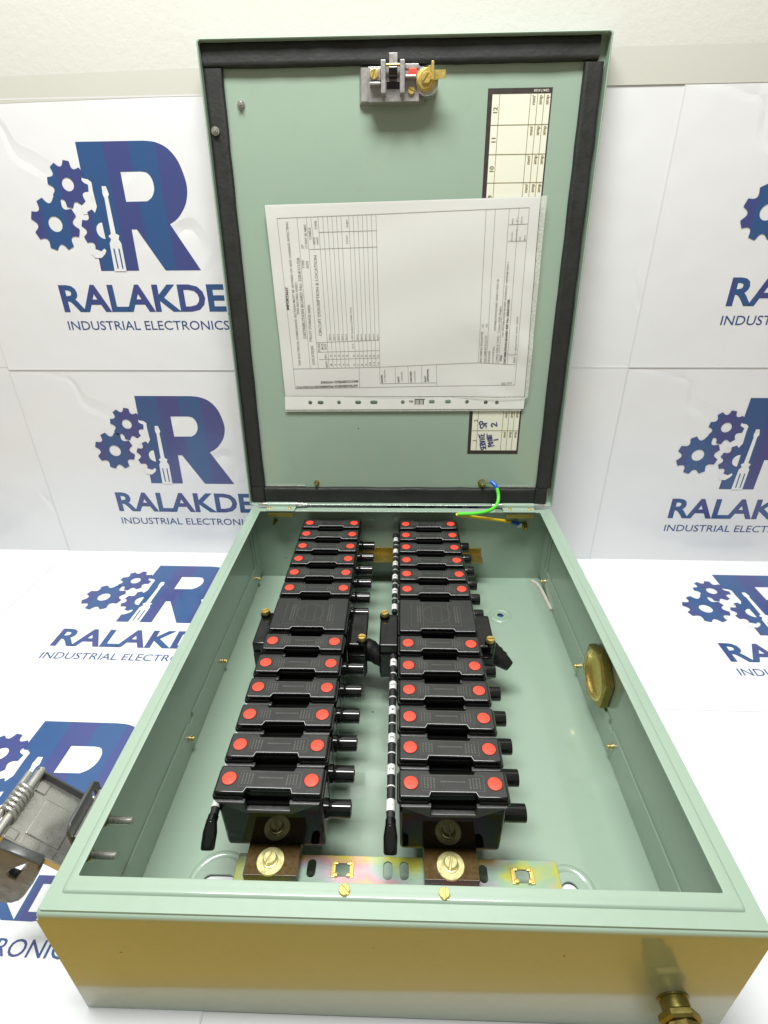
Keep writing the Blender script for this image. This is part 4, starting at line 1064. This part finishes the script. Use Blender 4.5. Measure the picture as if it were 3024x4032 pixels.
# ---- numbered marker strips beside each row
ZM = 0.080
for side, xm in (("left", -0.1300), ("right", -0.0050)):
    _, xc, y0, pit, gap, sk = COLS[0 if side == "left" else 1]
    for ya, yb, first in ((0.0745, 0.2418, 1), (0.3060, 0.4690, 7)):
        bm = BM(); cyl(bm, (xm, ya, ZM), (xm - 0.0006, yb, ZM), 0.0031, 18)
        ms = part('marker_strip', bm, 'lid', smooth=50)
        for i in range(6):
            n = first + i; yc = y0 - 0.0017 + pit * (n - 1) + (gap if n > 6 else 0)
            bm = BM(); lathe(bm, [(0.0031, 0), (0.0034, 0.0), (0.0034, 0.0086), (0.0031, 0.0086)], frame((xm - .0002, yc - 0.0043, ZM), (1, 0, 0), (0, 0, -1), (0, 1, 0)), 24)
            obj('number_sleeve', bm, 'white_plastic', ms, smooth=60)
            bm = BM(); s = str(n); add_text(bm, s, (0, 0), (0, 1), None, 0.0034, bold=0.01, centre=True)
            for v in bm.verts:
                x_ = v.co.x - (-0.0017); a = x_ / 0.0036
                v.co = Vector((xm - .0002 + 0.00352 * math.sin(a), yc + v.co.y, ZM + 0.00352 * math.cos(a)))
            obj('printed_number', flat_mesh(bm, 'printed_number'), 'blackprint', ms)
            if i < 5 or first == 1:
                ym = yc + pit * 0.5
                if ym < yb:
                    bm = BM(); lathe(bm, [(0.0030, 0), (0.0033, 0.0), (0.0033, 0.0010), (0.0030, 0.0010)], frame((xm - .0002, ym, ZM), (1, 0, 0), (0, 0, -1), (0, 1, 0)), 20); obj('divider_ring', bm, 'white_plastic', ms, smooth=60)
        if first == 1:
            bm = BM(); xo = -0.0006 if side == "right" else 0.0012
            cyl(bm, (xm, 0.0795, ZM), (xm, 0.0725, ZM), 0.0037, 18)
            m4 = frame((xm, 0.0755, ZM), (1, 0, 0), Vector((0, -0.55, 0.83)).normalized(), Vector((0, 0.83, 0.55)).normalized())
            lathe(bm, [(0, -0.0165), (0.0040, -0.0165), (0.0047, -0.0155), (0.0049, -0.006), (0.0036, 0.002)], frame((xm, 0.0745, ZM), (1, 0, 0), (0, 0.6, -0.8) if False else Vector((0, -0.55, 0.83)).normalized(), Vector((0, 0.83, 0.55)).normalized()), 24)
            obj('end_cap', bm, 'gloss', ms, smooth=50)
        else:
            bm = BM(); cyl(bm, (xm - .0006, 0.4630, ZM), (xm - .0006, 0.4715, ZM), 0.0040, 18); obj('end_cap', bm, 'lid', ms, smooth=50)

# ---------------------------------------------------------------- earth bond wire between door and box
P0 = MD @ Vector((0.1080, 0.0232, PN + 0.004))
bm = BM(); tube(bm, [(0.1225, 0.4800, 0.1505), (0.1252, 0.4755, 0.1455), (0.1262, 0.4690, 0.1375), (0.1225, 0.4600, 0.1318), (0.1120, 0.4500, 0.1292), (0.0950, 0.4425, 0.1290), (0.0800, 0.4390, 0.1300), (0.0712, 0.4380, 0.1304)], 0.0022, 14, 8)
ew = part('earth_wire', bm, 'green_wire', smooth=60)
bm = BM(); tube(bm, [(0.0712, 0.4382, 0.1300), (0.0722, 0.4395, 0.1280), (0.0850, 0.4440, 0.1240), (0.1050, 0.4520, 0.1170), (0.1300, 0.4640, 0.1075), (0.1440, 0.4715, 0.1015), (0.1500, 0.4745, 0.0985)], 0.0021, 14, 8); obj('yellow_return', bm, 'yellow_wire', ew, smooth=60)
bm = BM(); tube(bm, [(0.1170, 0.4848, 0.1535), (0.1185, 0.4840, 0.1530), (0.1228, 0.4795, 0.1500), (0.1240, 0.4775, 0.1475)], [0.0017, 0.0027, 0.0027, 0.0026], 14, 5); obj('crimp_lug', bm, 'blue_lug', ew, smooth=60)
bm = BM(); tube(bm, [(0.1462, 0.4722, 0.1008), (0.1478, 0.4730, 0.1000), (0.1560, 0.4770, 0.0955), (0.1580, 0.4780, 0.0942)], [0.0020, 0.0028, 0.0030, 0.0022], 14, 5); obj('crimp_lug', bm, 'blue_lug', ew, smooth=60)
bm = BM(); loft(bm, [(-0.003, -0.0016), (0.010, -0.0016), (0.011, 0.0010), (0.002, 0.0036), (-0.004, 0.003)], [(0, 0), (0, 0.0008)], MD @ T((0.1080, 0.0245, PN + 0.0034))); obj('ring_tongue', bm, 'steel', ew)
bm = BM(); bx(bm, 0.1570, 0.1660, 0.4788, 0.4796, 0.0885, 0.0945, 0.0003); obj('ring_tongue', bm, 'steel', ew)
for x, z, r in ((0.1672, 0.0905, 0.0042), (-0.1690, 0.0945, 0.0026)):
    m4 = frame((x, L - 0.0016, z), (1, 0, 0), (0, 0, 1), (0, -1, 0)); bm = BM()
    lathe(bm, [(r * 1.3, 0), (r * 1.3, 0.0008), (0, 0.0008)], m4, 22); hexnut(bm, m4 @ T((0, 0, 0.0025)), r, 0.0032); lathe(bm, [(r * .55, 0.005), (r * .55, 0.0105), (r * .45, 0.011), (0, 0.011)], m4, 16)
    part('earth_stud', bm, 'oldbrass', smooth=30)

# ---------------------------------------------------------------- loose sealing strip on the box floor
bm = BM(); pts = [(0.1840, 0.4720), (0.1895, 0.4655), (0.1922, 0.4560), (0.1935, 0.4430), (0.1945, 0.4280), (0.1952, 0.4080)]
prev = None
for k, (x, y) in enumerate(pts):
    j = random.uniform(-.0003, .0003); w = 0.0019
    ring = [bm.verts.new(v) for v in ((x - w + j, y, 0.0046), (x + w, y, 0.0046), (x + w, y, 0.0088), (x - w + 0.0006 + j, y, 0.0086))]
    if prev:
        for a in range(4): bm.faces.new((prev[a], prev[(a + 1) % 4], ring[(a + 1) % 4], ring[a]))
    else: bm.faces.new(ring[::-1])
    prev = ring
bm.faces.new(prev)
tag(obj('sealing_strip', bm, 'sealant'), "short pale sealing strip lying in the box's far right corner", "sealing strip")

# ---------------------------------------------------------------- steel toggle latch on the left wall
latch = None
bp = [(0.0445, 0.070), (0.0805, 0.070), (0.0815, 0.112), (0.0780, 0.1172), (0.0490, 0.1180), (0.0445, 0.1130)]
me = plate('toggle_latch', [bp, slot(0.0740, 0.1085, 0.0045, 0.0080), circle(0.0525, 0.1000, 0.0022)], 0.0, 0.0022, 0.0004)
MLT = frame((-0.2070, 0, 0), (0, 1, 0), (0, 0, 1), (1, 0, 0))
latch = part('toggle_latch', me, 'dark_cast_shade', m4=MLT)  # shaded face of the steel base plate is coloured in as dark metal
ml = MLT.inverted()
def lsub(name, bm, mat='steel', smooth=35): return obj(name, bm, mat, latch, ml, smooth)
bm = BM(); bx(bm, -0.2048, -0.2001, 0.046, 0.079, 0.074, 0.108, 0.001); lsub('mounting_block', bm)
A0, A1, B0, B1 = Vector((-0.2185, 0.0385, 0.0905)), Vector((-0.2240, 0.0835, 0.0905)), Vector((-0.2470, 0.0400, 0.1180)), Vector((-0.2450, 0.0815, 0.1200))
ex = (B0 - A0).normalized(); ey = (A1 - A0); ey = (ey - ex * ey.dot(ex)).normalized(); ez = ex.cross(ey)
if ez.z < 0: ez = -ez
ML = frame(A0, ex, ey, ez if ex.cross(ey).dot(ez) > 0 else ez)
LW, LL = 0.0440, (B0 - A0).length
def lever_part(name, x0, x1, y0, y1, z0, z1, b=0.0005, mat='steel'):
    bm = BM(); bx(bm, x0, x1, y0, y1, z0, z1, b, 2, ML); return lsub(name, bm, mat)
lever_part('lever_plate', -0.006, LL, 0, LW, -0.0014, 0.0)
lever_part('lever_side', -0.006, LL + 0.003, -0.0014, 0.0, -0.0014, 0.0042); lever_part('lever_side', -0.006, LL + 0.003, LW, LW + 0.0014, -0.0014, 0.0052, mat='dark_cast_shade')  # far side coloured dark: its shading is in the material
lever_part('pressed_panel', 0.002, LL - 0.014, 0.0085, LW - 0.0115, -0.0002, 0.0010, 0.0008)
lever_part('pressed_panel', LL - 0.0115, LL - 0.0040, LW - 0.0100, LW - 0.0015, -0.0002, 0.0010, 0.0008)
lever_part('pressed_panel', LL - 0.0115, LL - 0.0040, 0.0015, 0.0075, -0.0002, 0.0010, 0.0008)
lever_part('pressed_panel', 0.002, LL - 0.014, 0.0012, 0.0070, -0.0002, 0.0006, 0.0005)
bm = BM(); cyl(bm, ML @ Vector((LL, -0.0035, 0.0028)), ML @ Vector((LL, LW + 0.0030, 0.0028)), 0.0030, 22, 0.0008); lsub('pivot_rod', bm)
bm = BM(); cyl(bm, ML @ Vector((LL + 0.0055, 0.001, 0.0015)), ML @ Vector((LL + 0.0055, LW - 0.002, 0.0015)), 0.0020, 18, 0.0006); lsub('spring_pin', bm)
for k in range(6):
    y = 0.0125 + k * 0.0034
    bm = BM(); m4 = ML @ frame((LL + 0.0012, y, 0.0024), (1, 0, 0), (0, 0, 1), (0, 1, 0)); ring = []
    for a in range(20):
        ca, sa = math.cos(2 * math.pi * a / 20), math.sin(2 * math.pi * a / 20)
        ring.append([bm.verts.new(m4 @ Vector((ca * 1.25 * (0.0040 + 0.0013 * math.cos(b * math.pi / 4)), sa * (0.0040 + 0.0013 * math.cos(b * math.pi / 4)), 0.0014 * math.sin(b * math.pi / 4) + 0.0012 * ca))) for b in range(8)])
    for a in range(20):
        for b in range(8): bm.faces.new((ring[a][b], ring[(a + 1) % 20][b], ring[(a + 1) % 20][(b + 1) % 8], ring[a][(b + 1) % 8]))
    lsub('spring_coil', bm, smooth=80)
arm = [(-0.2416, 0.1176), (-0.2560, 0.0950), (-0.2680, 0.0640), (-0.2660, 0.0570), (-0.2600, 0.0540), (-0.2541, 0.0541), (-0.2480, 0.0575), (-0.2442, 0.0614), (-0.2330, 0.0770), (-0.2245, 0.0909), (-0.2204, 0.1005)]
hole = [(-0.2408, 0.0940), (-0.2300, 0.1000), (-0.2345, 0.0925), (-0.2418, 0.0838), (-0.2445, 0.0860), (-0.2440, 0.0905)]
me = plate('hook_arm', [arm, hole], -0.0030, 0.0030, 0.0012)
o = obj('hook_arm', me, 'dark_cast_shade', latch); o.matrix_local = ml @ frame((0, 0.0360, 0), (1, 0, 0), (0, 0, 1), (0, -1, 0))
for y, z in ((0.0655, 0.0945), (0.0425, 0.0950)):
    bm = BM(); hexnut(bm, frame((-0.1984, y, z), (0, 1, 0), (0, 0, 1), (1, 0, 0)), 0.0042, 0.0040); nb = part('latch_nut', bm, 'oldbrass', smooth=30)
    bm = BM(); lathe(bm, [(0.0024, 0.0), (0.0024, 0.0195), (0.0021, 0.0200), (0, 0.0200)], frame((-0.1984, y, z), (0, 1, 0), (0, 0, 1), (1, 0, 0)), 18)
    n_ = 18
    for k in range(n_):
        lathe(bm, [(0.0023, 0.0045 + k * .00083), (0.00262, 0.0049 + k * .00083), (0.0023, 0.0053 + k * .00083)], frame((-0.1984, y, z), (0, 1, 0), (0, 0, 1), (1, 0, 0)), 16)
    obj('latch_bolt', bm, 'steel', nb, smooth=30)
